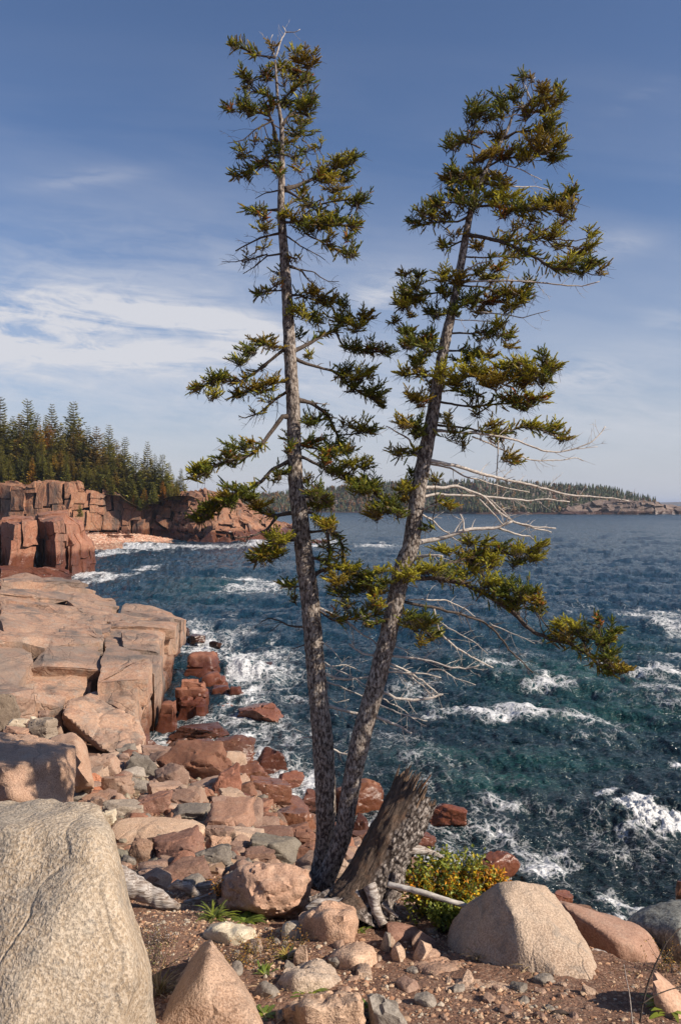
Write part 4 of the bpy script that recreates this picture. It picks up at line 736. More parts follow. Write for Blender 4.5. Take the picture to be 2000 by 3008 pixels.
# gravel and grit of the bench: too many to count
def gravel(name, n, box, smin, smax, cols, seed, heap=0):
    rs = np.random.RandomState(seed); bm = bmesh.new(); bmesh.ops.create_icosphere(bm, subdivisions=1, radius=1); V0 = np.array([x.co[:] for x in bm.verts]); F0 = np.array([[a.index for a in q.verts] for q in bm.faces]); bm.free()
    X = rs.uniform(box[0], box[1], n); Y = box[2] + (box[3] - box[2]) * rs.rand(n); dn = fbm(np.stack([X * 1.3, Y * 1.3, 0 * X], 1), 3); m = dn > rs.uniform(-.45, .25, n); X, Y = X[m], Y[m]; n = len(X); Z = hgt(X, Y)
    s = smin * (smax / smin) ** (rs.rand(n) ** 3.0); V = V0[None] * (1 + rs.uniform(-.28, .28, (n, len(V0), 1))); V = V * (s[:, None] * rs.uniform(.6, 1.3, (n, 3)) * np.array([1, 1, .62]))[:, None, :]
    V = V + np.stack([X, Y, Z + s * .12], 1)[:, None, :]; Fs = (F0[None] + (np.arange(n) * len(V0))[:, None, None]).reshape(-1, 3)
    cc = np.array(cols)[rs.randint(len(cols), size=n)] * rs.uniform(.7, 1.15, (n, 1)); return tag(mesh_np(name, V.reshape(-1, 3), Fs, M['tint'], smooth=False, col=np.repeat(cc, len(V0), 0)), kind='stuff')
gravel('gravel', 52000, (-2.6, 3.4, 3.7, 8.3), .0035, .022, [(.36, .22, .15), (.30, .17, .115), (.44, .30, .215), (.25, .145, .10), (.38, .33, .28), (.50, .36, .26)], 3)
gravel('beach_grit', 12000, (-5.5, 2.5, 8.3, 19), .03, .13, [(.27, .18, .13), (.22, .12, .085), (.20, .15, .115), (.25, .22, .18), (.30, .21, .155)], 4)
def cove():
    rs = np.random.RandomState(6); ic = ICO[2]; bm = bmesh.new(); bmesh.ops.create_icosphere(bm, subdivisions=1, radius=1); V0 = np.array([x.co[:] for x in bm.verts]); F0 = np.array([[a.index for a in q.verts] for q in bm.faces]); bm.free(); n = 5200
    u_ = rs.uniform(258, 515, n); f = rs.rand(n); ds = np.interp(u_, [255, 278, 330, 400, 490, 520], [140, 146, 153, 165, 176, 180]); d = ds + f * (190 - ds); z = -.4 + 1.4 * f ** .8 * np.minimum(1, (520 - u_) / 110)
    s = rs.uniform(.16, .42, n) * (1 + .8 * f); V = V0[None] * (1 + rs.uniform(-.25, .25, (n, len(V0), 1))) * s[:, None, None] * np.array([1.2, 1.2, .75]); V = V + np.stack([(u_ - CX) / F * d, d, z], 1)[:, None]
    cc = np.array([(.40, .22, .16), (.34, .17, .12), (.50, .36, .29), (.42, .27, .21)])[rs.randint(4, size=n)] * rs.uniform(.75, 1.15, (n, 1)) * np.where(f < .35, .7, 1.1)[:, None]
    tag(mesh_np('cove_cobbles', V.reshape(-1, 3), (F0[None] + (np.arange(n) * len(V0))[:, None, None]).reshape(-1, 3), M['tint'], smooth=False, col=np.repeat(cc, len(V0), 0)), kind='stuff')
cove()

def litter():
    """dry needles and bits of twig on the soil"""
    rs = np.random.RandomState(9); n = 9000; X = rs.uniform(-2.4, 2.6, n); Y = rs.uniform(3.8, 7.8, n); m = fbm(np.stack([X * 1.1 + 7, Y * 1.1, 0 * X], 1), 3) > rs.uniform(-.1, .35, n); X, Y = X[m], Y[m]; n = len(X); Z = hgt(X, Y) + .012
    a = rs.uniform(0, 6.28, n); l = .012 + .05 * rs.rand(n) ** 3; w = rs.uniform(.0012, .003, n); d = np.stack([np.cos(a), np.sin(a), rs.normal(size=n) * .2], 1) * l[:, None]; s = np.stack([-np.sin(a), np.cos(a), 0 * a], 1) * w[:, None]; p = np.stack([X, Y, Z], 1)
    V = np.stack([p - s, p + s, p + d + s * .5, p + d - s * .5, p + d * .5 + np.array([0, 0, .004])], 1).reshape(-1, 3); b = (np.arange(n) * 5)[:, None]; T = np.concatenate([b + [0, 1, 4], b + [1, 2, 4], b + [2, 3, 4], b + [3, 0, 4]])
    cc = np.array([(.30, .20, .12), (.16, .10, .06), (.40, .30, .20), (.10, .07, .05)])[rs.randint(4, size=n)]; tag(mesh_np('leaf_litter', V, T, M['tint'], smooth=False, col=np.repeat(cc, 5, 0)), kind='stuff')
litter()

def bench_stones():
    """loose stones lying on the soil, each its own object"""
    rs = np.random.RandomState(19); n = 0; occ = []
    while n < 90:
        X, Y = rs.uniform(560, 1760), rs.uniform(2700, 3000); b = ghit('s', X, Y); s = rs.choice([.035, .05, .075, .11], p=[.4, .3, .2, .1]) * rs.uniform(.8, 1.2)
        if (X > 1290 and Y < 2880) or b[1] > 7.5 or b[1] < 3.9 or any(math.hypot(b[0] - o[0], b[1] - o[1]) < o[2] + s for o in occ): continue
        occ.append((b[0], b[1], s)); k = ['pink', 'tan', 'brown', 'grey', 'tan'][rs.randint(5)]; nm = {'pink': 'pinkish', 'tan': 'tan', 'brown': 'brown', 'grey': 'grey'}[k]; side = 'left of the trunk line' if X < 930 else 'below the stump' if X < 1300 else 'in the bare gravel on the right'
        free_rock(b + np.array([0, 0, s * .16]), (s * 1.5, s * 1.1, s * .95), k, rs, level=3, tilt=18, name='pebble', cat='pebble', label=f'{"fist sized" if s > .07 else "small"} {nm} pebble on the soil {side}', group=f'{"fist sized" if s > .07 else "small"} {nm} pebbles {side}'); n += 1
bench_stones()
# ------------------------------------------------------------------ wood: tubes, spruce shoots, trees
def smooth_path(pts, n):
    p = np.array(pts, float)
    if len(p) < 3: t_ = np.linspace(0, 1, n)[:, None]; return p[0] * (1 - t_) + p[-1] * t_
    L = np.concatenate([[0], np.cumsum(np.linalg.norm(np.diff(p[:, :3], axis=0), axis=1))]); tt = np.linspace(0, L[-1], n)
    q = np.stack([np.interp(tt, L, p[:, k]) for k in range(p.shape[1])], 1); w = max(1, n // (3 * len(p)))
    if w > 1:
        ker = np.ones(2 * w + 1) / (2 * w + 1); pad = np.vstack([2 * q[0] - q[w:0:-1], q, 2 * q[-1] - q[-2:-w - 2:-1]]); q = np.stack([np.convolve(pad[:, k], ker, 'valid') for k in range(p.shape[1])], 1)
    return q
def tube_np(path, rad, sides, rough=0.0, seed=0, fs=8, squash=None):
    p = np.asarray(path, float); n = len(p); tg = np.gradient(p, axis=0); tg /= np.linalg.norm(tg, axis=1)[:, None] + 1e-9
    up = np.array([0.13, .31, .94]); a = np.cross(tg, up); bad = np.linalg.norm(a, axis=1) < .25; a[bad] = np.cross(tg[bad], [0.95, .2, .1]); a /= np.linalg.norm(a, axis=1)[:, None]; b = np.cross(tg, a)
    an = np.arange(sides) / sides * 2 * np.pi; rr = np.asarray(rad, float) * np.ones(n); dirs = a[:, None] * np.cos(an)[None, :, None] + b[:, None] * np.sin(an)[None, :, None]
    r = rr[:, None] * np.ones((1, sides)); V = p[:, None] + dirs * r[..., None]
    if rough: V = V + dirs * (fbm(V.reshape(-1, 3) * np.array([fs, fs, fs * .6]) + seed, 3, .6).reshape(n, sides) * rough * rr[:, None])[..., None]
    V = V.reshape(-1, 3); i = np.arange((n - 1) * sides); r_, c_ = i // sides, i % sides
    Fq = np.stack([r_ * sides + c_, r_ * sides + (c_ + 1) % sides, (r_ + 1) * sides + (c_ + 1) % sides, (r_ + 1) * sides + c_], 1)
    V = np.vstack([V, p[0], p[-1]]); k = len(V) - 2; c = np.arange(sides)
    T = np.concatenate([np.stack([(c + 1) % sides, c, np.full(sides, k)], 1), np.stack([(n - 1) * sides + c, (n - 1) * sides + (c + 1) % sides, np.full(sides, k + 1)], 1)])
    return V, Fq, T
class Bag:
    def __init__(s): s.V, s.Q, s.T, s.C, s.n = [], [], [], [], 0
    def add(s, V, Q=None, T=None, col=None):
        s.V.append(V)
        if Q is not None and len(Q): s.Q.append(Q + s.n)
        if T is not None and len(T): s.T.append(T + s.n)
        if col is not None: s.C.append(np.ones((len(V), 3)) * np.asarray(col))
        s.n += len(V)
    def tube(s, path, rad, sides, col=None, **k): V, Q, T = tube_np(path, rad, sides, **k); s.add(V, Q, T, col)
    def build(s, name, mat, **k):
        fs = ([np.vstack(s.Q)] if s.Q else []) + ([np.vstack(s.T)] if s.T else [])
        return mesh_np(name, np.vstack(s.V), fs, mat, col=np.vstack(s.C) if s.C else None, **k)
def shoot_template(seed, needles=34, ln=.17, wd=.075):
    """one needled shoot along +Z, one unit long: a blunt bottlebrush"""
    rs = np.random.RandomState(seed); V, T = [], []
    for k in range(needles):
        t_ = (k + .5) / needles; ph = k * 2.4 + rs.rand() * .6; ax = np.array([0, 0, t_ * .95]); an = R(rs.uniform(48, 72)) * (1 - .35 * t_); l = ln * rs.uniform(.8, 1.2)
        o = np.array([math.cos(ph), math.sin(ph), 0]); d = o * math.sin(an) + np.array([0, 0, math.cos(an)]); s_ = np.cross(d, [0, 0, 1.0]); s_ /= np.linalg.norm(s_) + 1e-6
        b = len(V); V += [ax - s_ * wd * .5, ax + s_ * wd * .5, ax + d * l]; T.append([b, b + 1, b + 2])
    b = len(V); V += [np.array([.075 * math.cos(a), .075 * math.sin(a), 0]) for a in (0, 2.09, 4.19)] + [np.array([.06 * math.cos(a), .06 * math.sin(a), .85]) for a in (0, 2.09, 4.19)] + [np.array([0, 0, 1.0])]
    for q in range(3): w_ = (q + 1) % 3; T += [[b + q, b + w_, b + 3 + w_], [b + q, b + 3 + w_, b + 3 + q], [b + 3 + q, b + 3 + w_, b + 6]]
    V = np.array(V) * np.array([1.3, 1.3, 1]); V[:, 0] += .10 * V[:, 2] ** 2; return V, np.array(T)
SH = [shoot_template(k) for k in range(4)]
def frames(D, rs):
    D = D / np.linalg.norm(D, axis=1)[:, None]; r = rs.normal(size=D.shape); a = np.cross(D, r); a /= np.linalg.norm(a, axis=1)[:, None]; b = np.cross(D, a); return np.stack([a, b, D], 2)
def add_shoots(bag, pos, D, L, cols, rs, tmpl=SH):
    pos, D, L, cols = map(np.asarray, (pos, D, L, cols)); kind = rs.randint(len(tmpl), size=len(pos))
    for k, (V0, T0) in enumerate(tmpl):
        m = kind == k; n = int(m.sum())
        if not n: continue
        Rm = frames(D[m], rs); V = np.einsum('nij,vj->nvi', Rm, V0 ) * L[m][:, None, None] + pos[m][:, None]
        bag.add(V.reshape(-1, 3), None, (T0[None] + (np.arange(n) * len(V0))[:, None, None]).reshape(-1, 3), np.repeat(cols[m], len(V0), 0))
GREEN1, GREEN2, OLIVE, RUST, DRY = (.14, .165, .025), (.37, .345, .034), (.30, .22, .027), (.52, .19, .035), (.20, .14, .075)
def spruce(name, label, trunk, limbs, bares, deads, clumps, D0, seed, yellow=.3):
    """trunk: (zone, x, y, radius px); limbs/deads: (zone, r0, r1, [(x, y)...]); clumps: (zone, x, y, rx, ry, density)"""
    rs = np.random.RandomState(seed); tp = np.array([np.append(P(z, x, y, D0), r * ZR[z][2] / F * D0) for z, x, y, r in trunk]); path = smooth_path(tp, 420)
    b0 = path[0, :3].copy(); root = empty(name, b0, label, 'tree')
    V, Q, T = tube_np(path[:, :3], path[:, 3], 30, .13, seed, 22); mesh_np('trunk', V - b0, [Q, T], M['bark'], parent=root)
    live = []; add1 = []; skel = [path[::6, :3]]; srad = [path[::6, 3]]
    def dep(amp): return rs.uniform(-amp, amp)
    for dead, bare, lst in ((False, False, limbs), (False, True, bares), (True, False, deads)):
        for z, r0, r1, pts in lst:
            p = np.array([P(z, x, y, D0) for x, y in pts]); Ln = np.concatenate([[0], np.cumsum(np.linalg.norm(np.diff(p, axis=0), axis=1))])
            allp = np.vstack(skel); k = np.argmin(((allp[:, [0, 2]] - p[0][[0, 2]]) ** 2).sum(1)); y0 = allp[k, 1]
            e = dep(.55) * min(1.0, Ln[-1] / .8); y1 = y0 + e; f = Ln / Ln[-1]
            for i in range(len(p)):
                dd = y0 + (y1 - y0) * f[i] + (rs.uniform(-.03, .03) if 0 < i < len(p) - 1 else 0); X, Y = px(z, *pts[i]); p[i] = ((X - CX) / F * dd, dd, EYE - (Y - HY) / F * dd)
            n = max(8, int(Ln[-1] / .03)); q = smooth_path(p, n); q[1:-1] += (fbm(q * 9 + seed, 2) * .012)[1:-1, None] * np.array([1, 1, 1]); m_ = ZR[z][2] / F * D0; rr = np.linspace(r0 * m_, r1 * m_, n)
            if r0 > 7: rr[:3] *= (1.5, 1.25, 1.1)
            bg = Bag(); bg.tube(q, rr, 7 if r0 < 7 else 10, rough=.25, fs=16)
            # side twigs
            if not dead and not bare: live.append((q, r0))
            if not dead: skel.append(q[n // 5:: 2]); srad.append(rr[n // 5:: 2])
            nt = int(Ln[-1] / (.085 if dead else .045 if bare else .10)); 
            for j in range(nt):
                i = rs.randint(int(n * .25), n - 1); tg = q[min(i + 1, n - 1)] - q[i - 1]; tg /= np.linalg.norm(tg) + 1e-9; sd_ = rs.normal(size=3); sd_ -= tg * sd_.dot(tg); sd_ /= np.linalg.norm(sd_); l = rs.uniform(.05, .26) * (1.15 - i / n * .5) * (1 if dead or bare else .6)
                dr = tg * .75 + sd_ * .8; dr /= np.linalg.norm(dr); st_ = np.linspace(0, 1, 6)[:, None]; tw = q[i] + dr * l * st_ + sd_ * np.sin(st_ * 3) * l * .12 + np.array([0, 0, -.12 if not dead else rs.uniform(-.1, .2)]) * l * st_ ** 2
                bg.tube(tw, np.linspace(max(.0016, rr[i] * .4), .0009, 6), 4)
                if l > .12:
                    for _ in range(rs.randint(1, 4)):
                        a_ = rs.randint(2, 5); d2 = dr + rs.normal(size=3) * .6; d2 /= np.linalg.norm(d2); bg.tube(tw[a_] + d2 * st_[::2][:3] * l * .4, np.linspace(.0014, .0008, 3), 3)
            o = bg.build('dead_branch' if dead else 'branch', M['dead'] if dead else M['limb'], parent=root, loc=b0); o.location = (0, 0, 0)
            if dead: o['label'] = 'bare bleached dead branch'
    SK = np.vstack(skel); SR = np.concatenate(srad); fol = Bag(); tw = Bag()
    for z, cx, cy, rx, ry, dn in clumps:
        k = ZR[z][2] / F * D0; c2 = P(z, cx, cy, D0); RX, RZ = rx * k * 1.08, ry * k * 1.05
        # nearest wood, then the clump floats round it in depth
        dist = np.hypot(SK[:, 0] - c2[0], (SK[:, 2] - c2[2]) - .03) - (np.abs(SK[:, 1] - D0) > .05) * .12; j = int(np.argmin(dist)); hub = SK[j]
        horiz = abs(c2[0] - np.interp(c2[2], path[:, 2], path[:, 0])); off = rs.uniform(-.32, .32) + (0 if horiz > .3 else rs.choice([-.25, .25]))
        if abs(hub[1] - D0) > .05: off *= .5
        dc = hub[1] + off; X, Y = px(z, cx, cy); c = np.array([(X - CX) / F * dc, dc, EYE - (Y - HY) / F * dc]); RY = max(RX * .8, .12)
        low = c - np.array([0, 0, RZ * .45]); a = hub; l = np.linalg.norm(low - a)
        if l > .03:
            s_ = np.linspace(0, 1, 10)[:, None]; mid = (a + low) / 2 - np.array([0, 0, .10 * l]); q = a * (1 - s_) ** 2 + mid * 2 * s_ * (1 - s_) + low * s_ ** 2; q += (rs.normal(size=(10, 3)) * .006) * np.sin(s_ * 3.1); tw.tube(q, np.linspace(min(.011, max(.005, l * .018)), .004, 10), 5)
        # a spray: flat fans of shoots on twigs that leave the hub of the clump
        ntw = max(5, int(3.3 * dn * math.pi * RX * RZ / (.16 * .055) + 3))
        tocol = rs.rand(); main = GREEN2 if tocol < yellow else (OLIVE if tocol < yellow + .25 else GREEN1)
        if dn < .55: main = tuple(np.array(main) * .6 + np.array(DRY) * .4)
        A, B, L_, CC = [], [], [], []; out = np.array([c[0] - hub[0], c[1] - hub[1], 0]); out /= np.linalg.norm(out) + 1e-6
        for _ in range(ntw):
            v = rs.normal(size=3); v /= np.linalg.norm(v); mid_ = c + v * rs.rand() ** .5 * np.array([RX, RY, RZ]) * .72
            hd = out * .55 + np.array([v[0], v[1], 0]) * .7 + rs.normal(size=3) * np.array([.5, .5, .12]); hd[2] += .12 + .25 * max(0, v[2]); up_ = rs.rand() < .13
            if up_: hd = hd * .45 + np.array([0, 0, .9])
            hd /= np.linalg.norm(hd); l = min(rs.uniform(.09, .19), max(.07, RX * 1.3)); s0 = mid_ - hd * l * .5; s_ = np.linspace(0, 1, 6)[:, None]; q = s0 + hd * l * s_ + np.array([0, 0, .06 * l]) * s_ ** 2 * 3
            tw.tube(q, np.linspace(.0034, .0018, 6), 3)
            if rs.rand() < .55: tw.tube(np.array([low + (c - low) * .3, (low + q[0]) / 2 - np.array([0, 0, .01]), q[0]]), [.004, .0034, .0034], 3)
            sd_ = np.cross(hd, [0, 0, 1.0]); sd_ /= np.linalg.norm(sd_) + 1e-6; up = np.cross(sd_, hd); n_s = int(l / .017) + 1
            A.append(q[-1] - hd * .02); B.append(hd + np.array([0, 0, .3]) + rs.normal(size=3) * .2); L_.append(rs.uniform(.05, .075)); CC.append((main, 1))
            for i in range(n_s):
                f = .12 + .85 * (i + rs.rand()) / n_s
                if rs.rand() > max(.4, min(1.0, dn * 1.1)): continue
                sg = 1 if (i % 2) else -1; dr = hd * .75 + sd_ * sg * rs.uniform(.5, .95) + up * rs.uniform(0, .75); A.append(s0 + hd * l * f + np.array([0, 0, .18 * l * f * f])); B.append(dr); L_.append(rs.uniform(.04, .068) * (1.15 - .35 * f)); CC.append((main, f))
            if rs.rand() < .75:      # bare spiky undertwigs
                for _ in range(3):
                    i = rs.randint(1, 5); d2 = np.array([rs.normal() * .5, rs.normal() * .5, -.5]) + hd * .4; d2 /= np.linalg.norm(d2); tw.tube(q[i] + d2 * np.array([[0], [.5], [1.0]]) * rs.uniform(.05, .14), [.0019, .0014, .0009], 3)
        if A:
            n = len(A); base = np.array([m_[0] for m_ in CC]); f = np.array([m_[1] for m_ in CC]); base = base * rs.uniform(.75, 1.3, (n, 1)); 
            hot = rs.rand(n) < .10; base[hot] = np.array(GREEN2) * rs.uniform(.9, 1.35, (hot.sum(), 1)); br = rs.rand(n) < (.055 if dn > .55 else .25); base[br] = np.array(OLIVE if rs.rand() < .5 else DRY)
            if rs.rand() < .11: m2 = (rs.rand(n) < .35) & (f < .75); base[m2] = np.array(RUST) * rs.uniform(.6, 1.1, (m2.sum(), 1))
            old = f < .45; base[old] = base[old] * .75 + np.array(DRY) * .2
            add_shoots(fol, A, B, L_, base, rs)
    for q, r0 in live:      # needled side shoots along the outer part of the living limbs
        n = len(q); Ln = np.linalg.norm(np.diff(q, axis=0), axis=1).sum()
        for _ in range(int(Ln / .0075)):
            i = int(n * (.35 + .64 * rs.rand())); i = min(max(i, 1), n - 2); tg = q[i + 1] - q[i - 1]; tg /= np.linalg.norm(tg) + 1e-9; d = tg * .7 + rs.normal(size=3) * .55 + np.array([0, 0, .25]); d /= np.linalg.norm(d); off = rs.uniform(0, .07) * (.4 + .6 * i / n)
            add1.append((q[i] + d * off, d, rs.uniform(.045, .08), np.array((GREEN1, OLIVE, GREEN2, DRY)[rs.choice(4, p=[.45, .25, .15, .15])]) * rs.uniform(.7, 1.25)))
            if off > .03: tw.tube(np.array([q[i], q[i] + d * off]), [.0022, .0016], 3)
    add_shoots(fol, *[np.array(a) for a in zip(*add1)], rs)
    o = fol.build('crown', M['needle'], parent=root, smooth=False, loc=b0); o.location = (0, 0, 0)
    o = tw.build('twigs', M['limb'], parent=root, loc=b0); o.location = (0, 0, 0); o['kind'] = 'stuff'
    return root
def cl(z, txt): return [(z, *[float(q) for q in a.split(',')][:4], (float(a.split(',')[4]) if a.count(',') == 4 else 1.0)) for a in txt.split()]
def lb(z, rows): return [(z, r[0], r[1], r[2:]) for r in rows]
LT = [('E', 452, 2165, 62), ('E', 470, 2080, 52), ('E', 495, 1950, 50), ('E', 508, 1750, 57), ('E', 500, 1550, 60), ('E', 490, 1350, 60), ('E', 470, 1150, 56), ('E', 450, 950, 54), ('E', 430, 700, 54), ('E', 412, 500, 53), ('E', 385, 300, 52), ('E', 352, 0, 48),
      ('B', 770, 1400, 46), ('B', 762, 1150, 42), ('B', 755, 900, 41), ('B', 735, 600, 38), ('B', 720, 300, 34), ('A', 768, 1800, 35), ('A', 745, 1500, 29), ('A', 728, 1250, 25), ('A', 735, 1000, 20), ('A', 735, 700, 14), ('A', 708, 560, 10), ('A', 700, 430, 9), ('A', 690, 285, 7)]
LL = lb('A', [[7, 3, (690, 268), (600, 255), (540, 240), (490, 200), (430, 190)], [7, 5, (710, 540), (640, 515), (570, 495)], [10, 5, (703, 820), (680, 720), (655, 650), (560, 620), (470, 600)], [9, 4, (735, 720), (770, 660), (820, 620), (880, 560)], [7, 4, (700, 600), (760, 520), (850, 450), (900, 400)],
    [8, 3, (735, 970), (650, 960), (540, 1000), (420, 1050)], [14, 6, (755, 1135), (850, 1105), (950, 1060), (1100, 990), (1200, 950)], [8, 4, (755, 1140), (840, 1185), (930, 1250), (1010, 1310)], [7, 5, (745, 1250), (830, 1205), (880, 1150)],
    [7, 4, (880, 1225), (960, 1240), (1080, 1210), (1180, 1200), (1230, 1220)], [9, 3, (720, 1270), (600, 1270), (490, 1270)], [8, 4, (740, 1350), (900, 1360), (1100, 1370), (1220, 1380)],
    [6, 3, (880, 1420), (980, 1470), (1060, 1520), (1130, 1550), (1200, 1570)],
    [6, 2, (755, 1800), (650, 1800), (560, 1835)], [8, 5, (780, 1830), (850, 1830), (900, 1850)]]) + \
  lb('B', [[13, 8, (745, 595), (840, 550), (920, 500), (1020, 455), (1080, 400)], [7, 3, (1020, 460), (1050, 540), (1090, 570), (1200, 590), (1330, 600)], [11, 4, (755, 630), (880, 680), (1010, 715), (1080, 790), (1180, 850), (1280, 910)], [11, 4, (720, 560), (610, 650), (510, 730), (420, 780), (300, 770), (150, 825)], [5, 3, (720, 570), (650, 560), (560, 540)],
    [6, 3, (730, 780), (600, 780), (480, 840), (380, 865)], [15, 6, (745, 985), (690, 990), (640, 1060), (580, 1140), (520, 1210), (430, 1250), (300, 1280), (160, 1340)], [14, 7, (775, 885), (880, 915), (950, 960), (1000, 1040), (1030, 1110), (1035, 1160)], [5, 3, (1030, 1105), (1120, 1100), (1240, 1080)],
    [13, 6, (755, 1250), (620, 1320), (560, 1390), (480, 1440), (330, 1500), (160, 1620)], [13, 6, (780, 1575), (640, 1600), (560, 1580), (470, 1490)], [8, 4, (780, 1160), (950, 1200), (1100, 1210)], [10, 4, (780, 1230), (900, 1280), (1000, 1320), (1100, 1380), (1250, 1450), (1400, 1590)],
    [7, 4, (790, 1480), (870, 1490), (960, 1510)], [8, 4, (820, 1570), (890, 1590), (910, 1640), (960, 1660)], [9, 4, (830, 1700), (960, 1690), (1040, 1730), (1060, 1800), (1070, 1880)], [9, 6, (965, 1700), (975, 1800), (975, 1880)], [7, 3, (800, 1730), (660, 1760), (540, 1850)]]) + \
  lb('E', [[9, 6, (390, 255), (500, 300), (540, 330)], [14, 6, (405, 395), (470, 350), (560, 330), (650, 340), (750, 400)], [6, 3, (385, 440), (330, 440), (260, 430)], [6, 3, (350, 170), (230, 180), (100, 290)], [7, 3, (430, 560), (560, 640), (700, 620), (820, 600)]])
LB = lb('A', [[6, 2, (680, 680), (560, 740), (480, 810), (380, 830)], [8, 4, (735, 1420), (600, 1450), (480, 1510), (430, 1540)], [6, 2, (760, 1440), (850, 1500), (930, 1545), (1020, 1600)], [7, 2, (740, 1555), (640, 1570), (560, 1640), (480, 1690)], [5, 2, (640, 1560), (550, 1590), (430, 1610), (340, 1610)], [8, 3, (780, 1640), (860, 1670), (920, 1740), (970, 1780)], [5, 2, (850, 1660), (940, 1680), (1040, 1740), (1110, 1740)], [6, 2, (720, 1140), (620, 1160), (560, 1195)]]) + lb('B', [[9, 3, (730, 830), (640, 890), (560, 960), (450, 1005), (420, 985)], [10, 3, (660, 1595), (600, 1680), (520, 1720), (400, 1740)]]) + lb('E', [[7, 3, (420, 675), (300, 670), (240, 640), (180, 620), (135, 640)], [4, 2, (430, 765), (330, 790), (300, 793)]])
RB = lb('D', [[9, 4, (150, 1690), (400, 1740), (560, 1780), (680, 1820), (740, 1880), (800, 1960), (880, 2040), (950, 2110)]])
LD = lb('A', [[6, 2.5, (690, 270), (720, 170), (760, 100), (740, 60)], [4, 2, (760, 100), (830, 98), (855, 80)], [4, 2, (685, 262), (655, 170), (675, 115)]]) + lb('B', [[5, 2, (870, 905), (980, 915)]]) + \
  lb('E', [[8, 4, (430, 550), (600, 620), (720, 720), (810, 775)], [10, 5, (450, 925), (560, 965), (640, 975), (760, 955)], [5, 3, (450, 850), (640, 950), (750, 1015)], [6, 3, (460, 970), (620, 1030), (730, 1080)], [11, 6, (480, 1125), (620, 1155), (715, 1175)], [7, 5, (500, 1360), (590, 1400), (655, 1412)], [5, 2, (440, 730), (560, 820), (600, 880)], [4, 2, (470, 1030), (560, 1110), (640, 1090)], [5, 2, (470, 1300), (370, 1310), (345, 1320)], [5, 2, (440, 900), (520, 900), (620, 890), (700, 930)]])
LC = cl('A', "410,180,35,32,.7 545,245,60,22,.8 680,215,30,30,.3 820,230,40,35 900,290,100,50 720,330,75,45 850,370,120,60 640,400,55,45 500,400,65,50 480,470,75,22,.5 900,430,85,35,.7 760,430,50,30,.5 400,610,48,38 520,610,75,42 650,590,65,45 760,570,55,50 900,530,75,38 900,610,85,55 880,680,75,35 850,760,120,36 730,830,85,38 980,850,38,30,.6 880,870,75,35,.5 480,900,65,36 700,890,85,50 820,900,55,45,.7 620,960,85,28 480,1040,95,26 710,1030,45,60 840,1000,55,36,.6 1090,960,85,40 1200,940,55,55 1000,1060,105,45 1150,1050,75,45 1080,1140,95,45,.8 1230,1220,85,36 900,1230,75,40,.35 560,1290,85,22,.6 620,1330,75,36,.5 740,1320,55,38 850,1350,95,36 1000,1360,115,45 1100,1330,75,38 1210,1380,65,40 1170,1460,38,22,.6 900,1410,75,26 620,1400,55,30 1190,1560,65,36 500,1600,90,26,.35 610,1520,45,36,.35 820,1590,55,45,.4 560,830,130,25,.28 850,1150,50,30,.4 1050,1480,60,25,.3 700,1680,40,30,.2") + \
  cl('B', "660,180,48,28,.7 560,235,60,22,.4 870,240,55,38 940,280,105,65 1060,310,55,55 780,360,85,45 900,390,105,45 1060,400,105,55 1190,390,75,65 1150,450,85,36 790,490,45,45,.7 1130,580,105,36,.8 1250,580,85,36 1350,600,55,30 850,620,48,26 1080,720,75,36 1180,740,105,55 1250,850,85,65 1130,820,75,45,.7 1300,920,45,30 560,540,85,36 500,600,75,45,.9 430,660,65,36 640,560,55,45,.6 560,690,45,26,.6 250,770,85,30 170,830,55,26 270,860,65,45,.8 330,760,45,26 620,780,75,36 540,830,95,36 420,860,65,22,.8 600,880,75,36,.6 540,960,60,26,.3 880,1020,85,36 840,1040,45,36 1090,1040,65,45,.5 1180,1070,85,36,.8 1260,1090,45,22 740,1130,65,45 860,1160,75,45 980,1200,105,45 1090,1200,75,45 1130,1280,85,45 1200,1300,55,26 950,1260,105,55,.8 1000,1330,105,45 730,1190,28,60 420,1180,105,30 350,1240,85,30 400,1290,55,26,.7 490,1160,38,26 200,1300,75,30 160,1360,55,45 220,1340,55,36 660,1340,65,26 640,1380,45,26,.5 850,1400,55,36,.7 1120,1390,75,45 1180,1440,105,55 1220,1410,75,45 1330,1560,105,55 1250,1600,75,36 1400,1590,45,36 870,1470,75,45 960,1500,75,45 920,1540,95,36 400,1440,95,30 470,1480,95,36 550,1540,85,30 330,1500,75,36 250,1560,105,45 180,1620,105,36 380,1540,75,36 960,1660,75,36 660,1750,95,45 560,1840,55,36 640,1830,75,36,.8") + \
  cl('E', "230,170,75,36 180,270,95,36 100,295,45,18 520,95,70,26 510,215,55,22,.5 310,430,65,36,.7 330,520,38,26,.7 560,400,75,55 640,350,85,45 720,400,85,55 680,450,105,55 590,480,95,45,.7 780,480,65,55 820,350,55,26 700,600,140,32,.5 760,650,95,36,.55 550,600,45,36,.5 800,560,60,40,.7 620,540,60,40,.5")
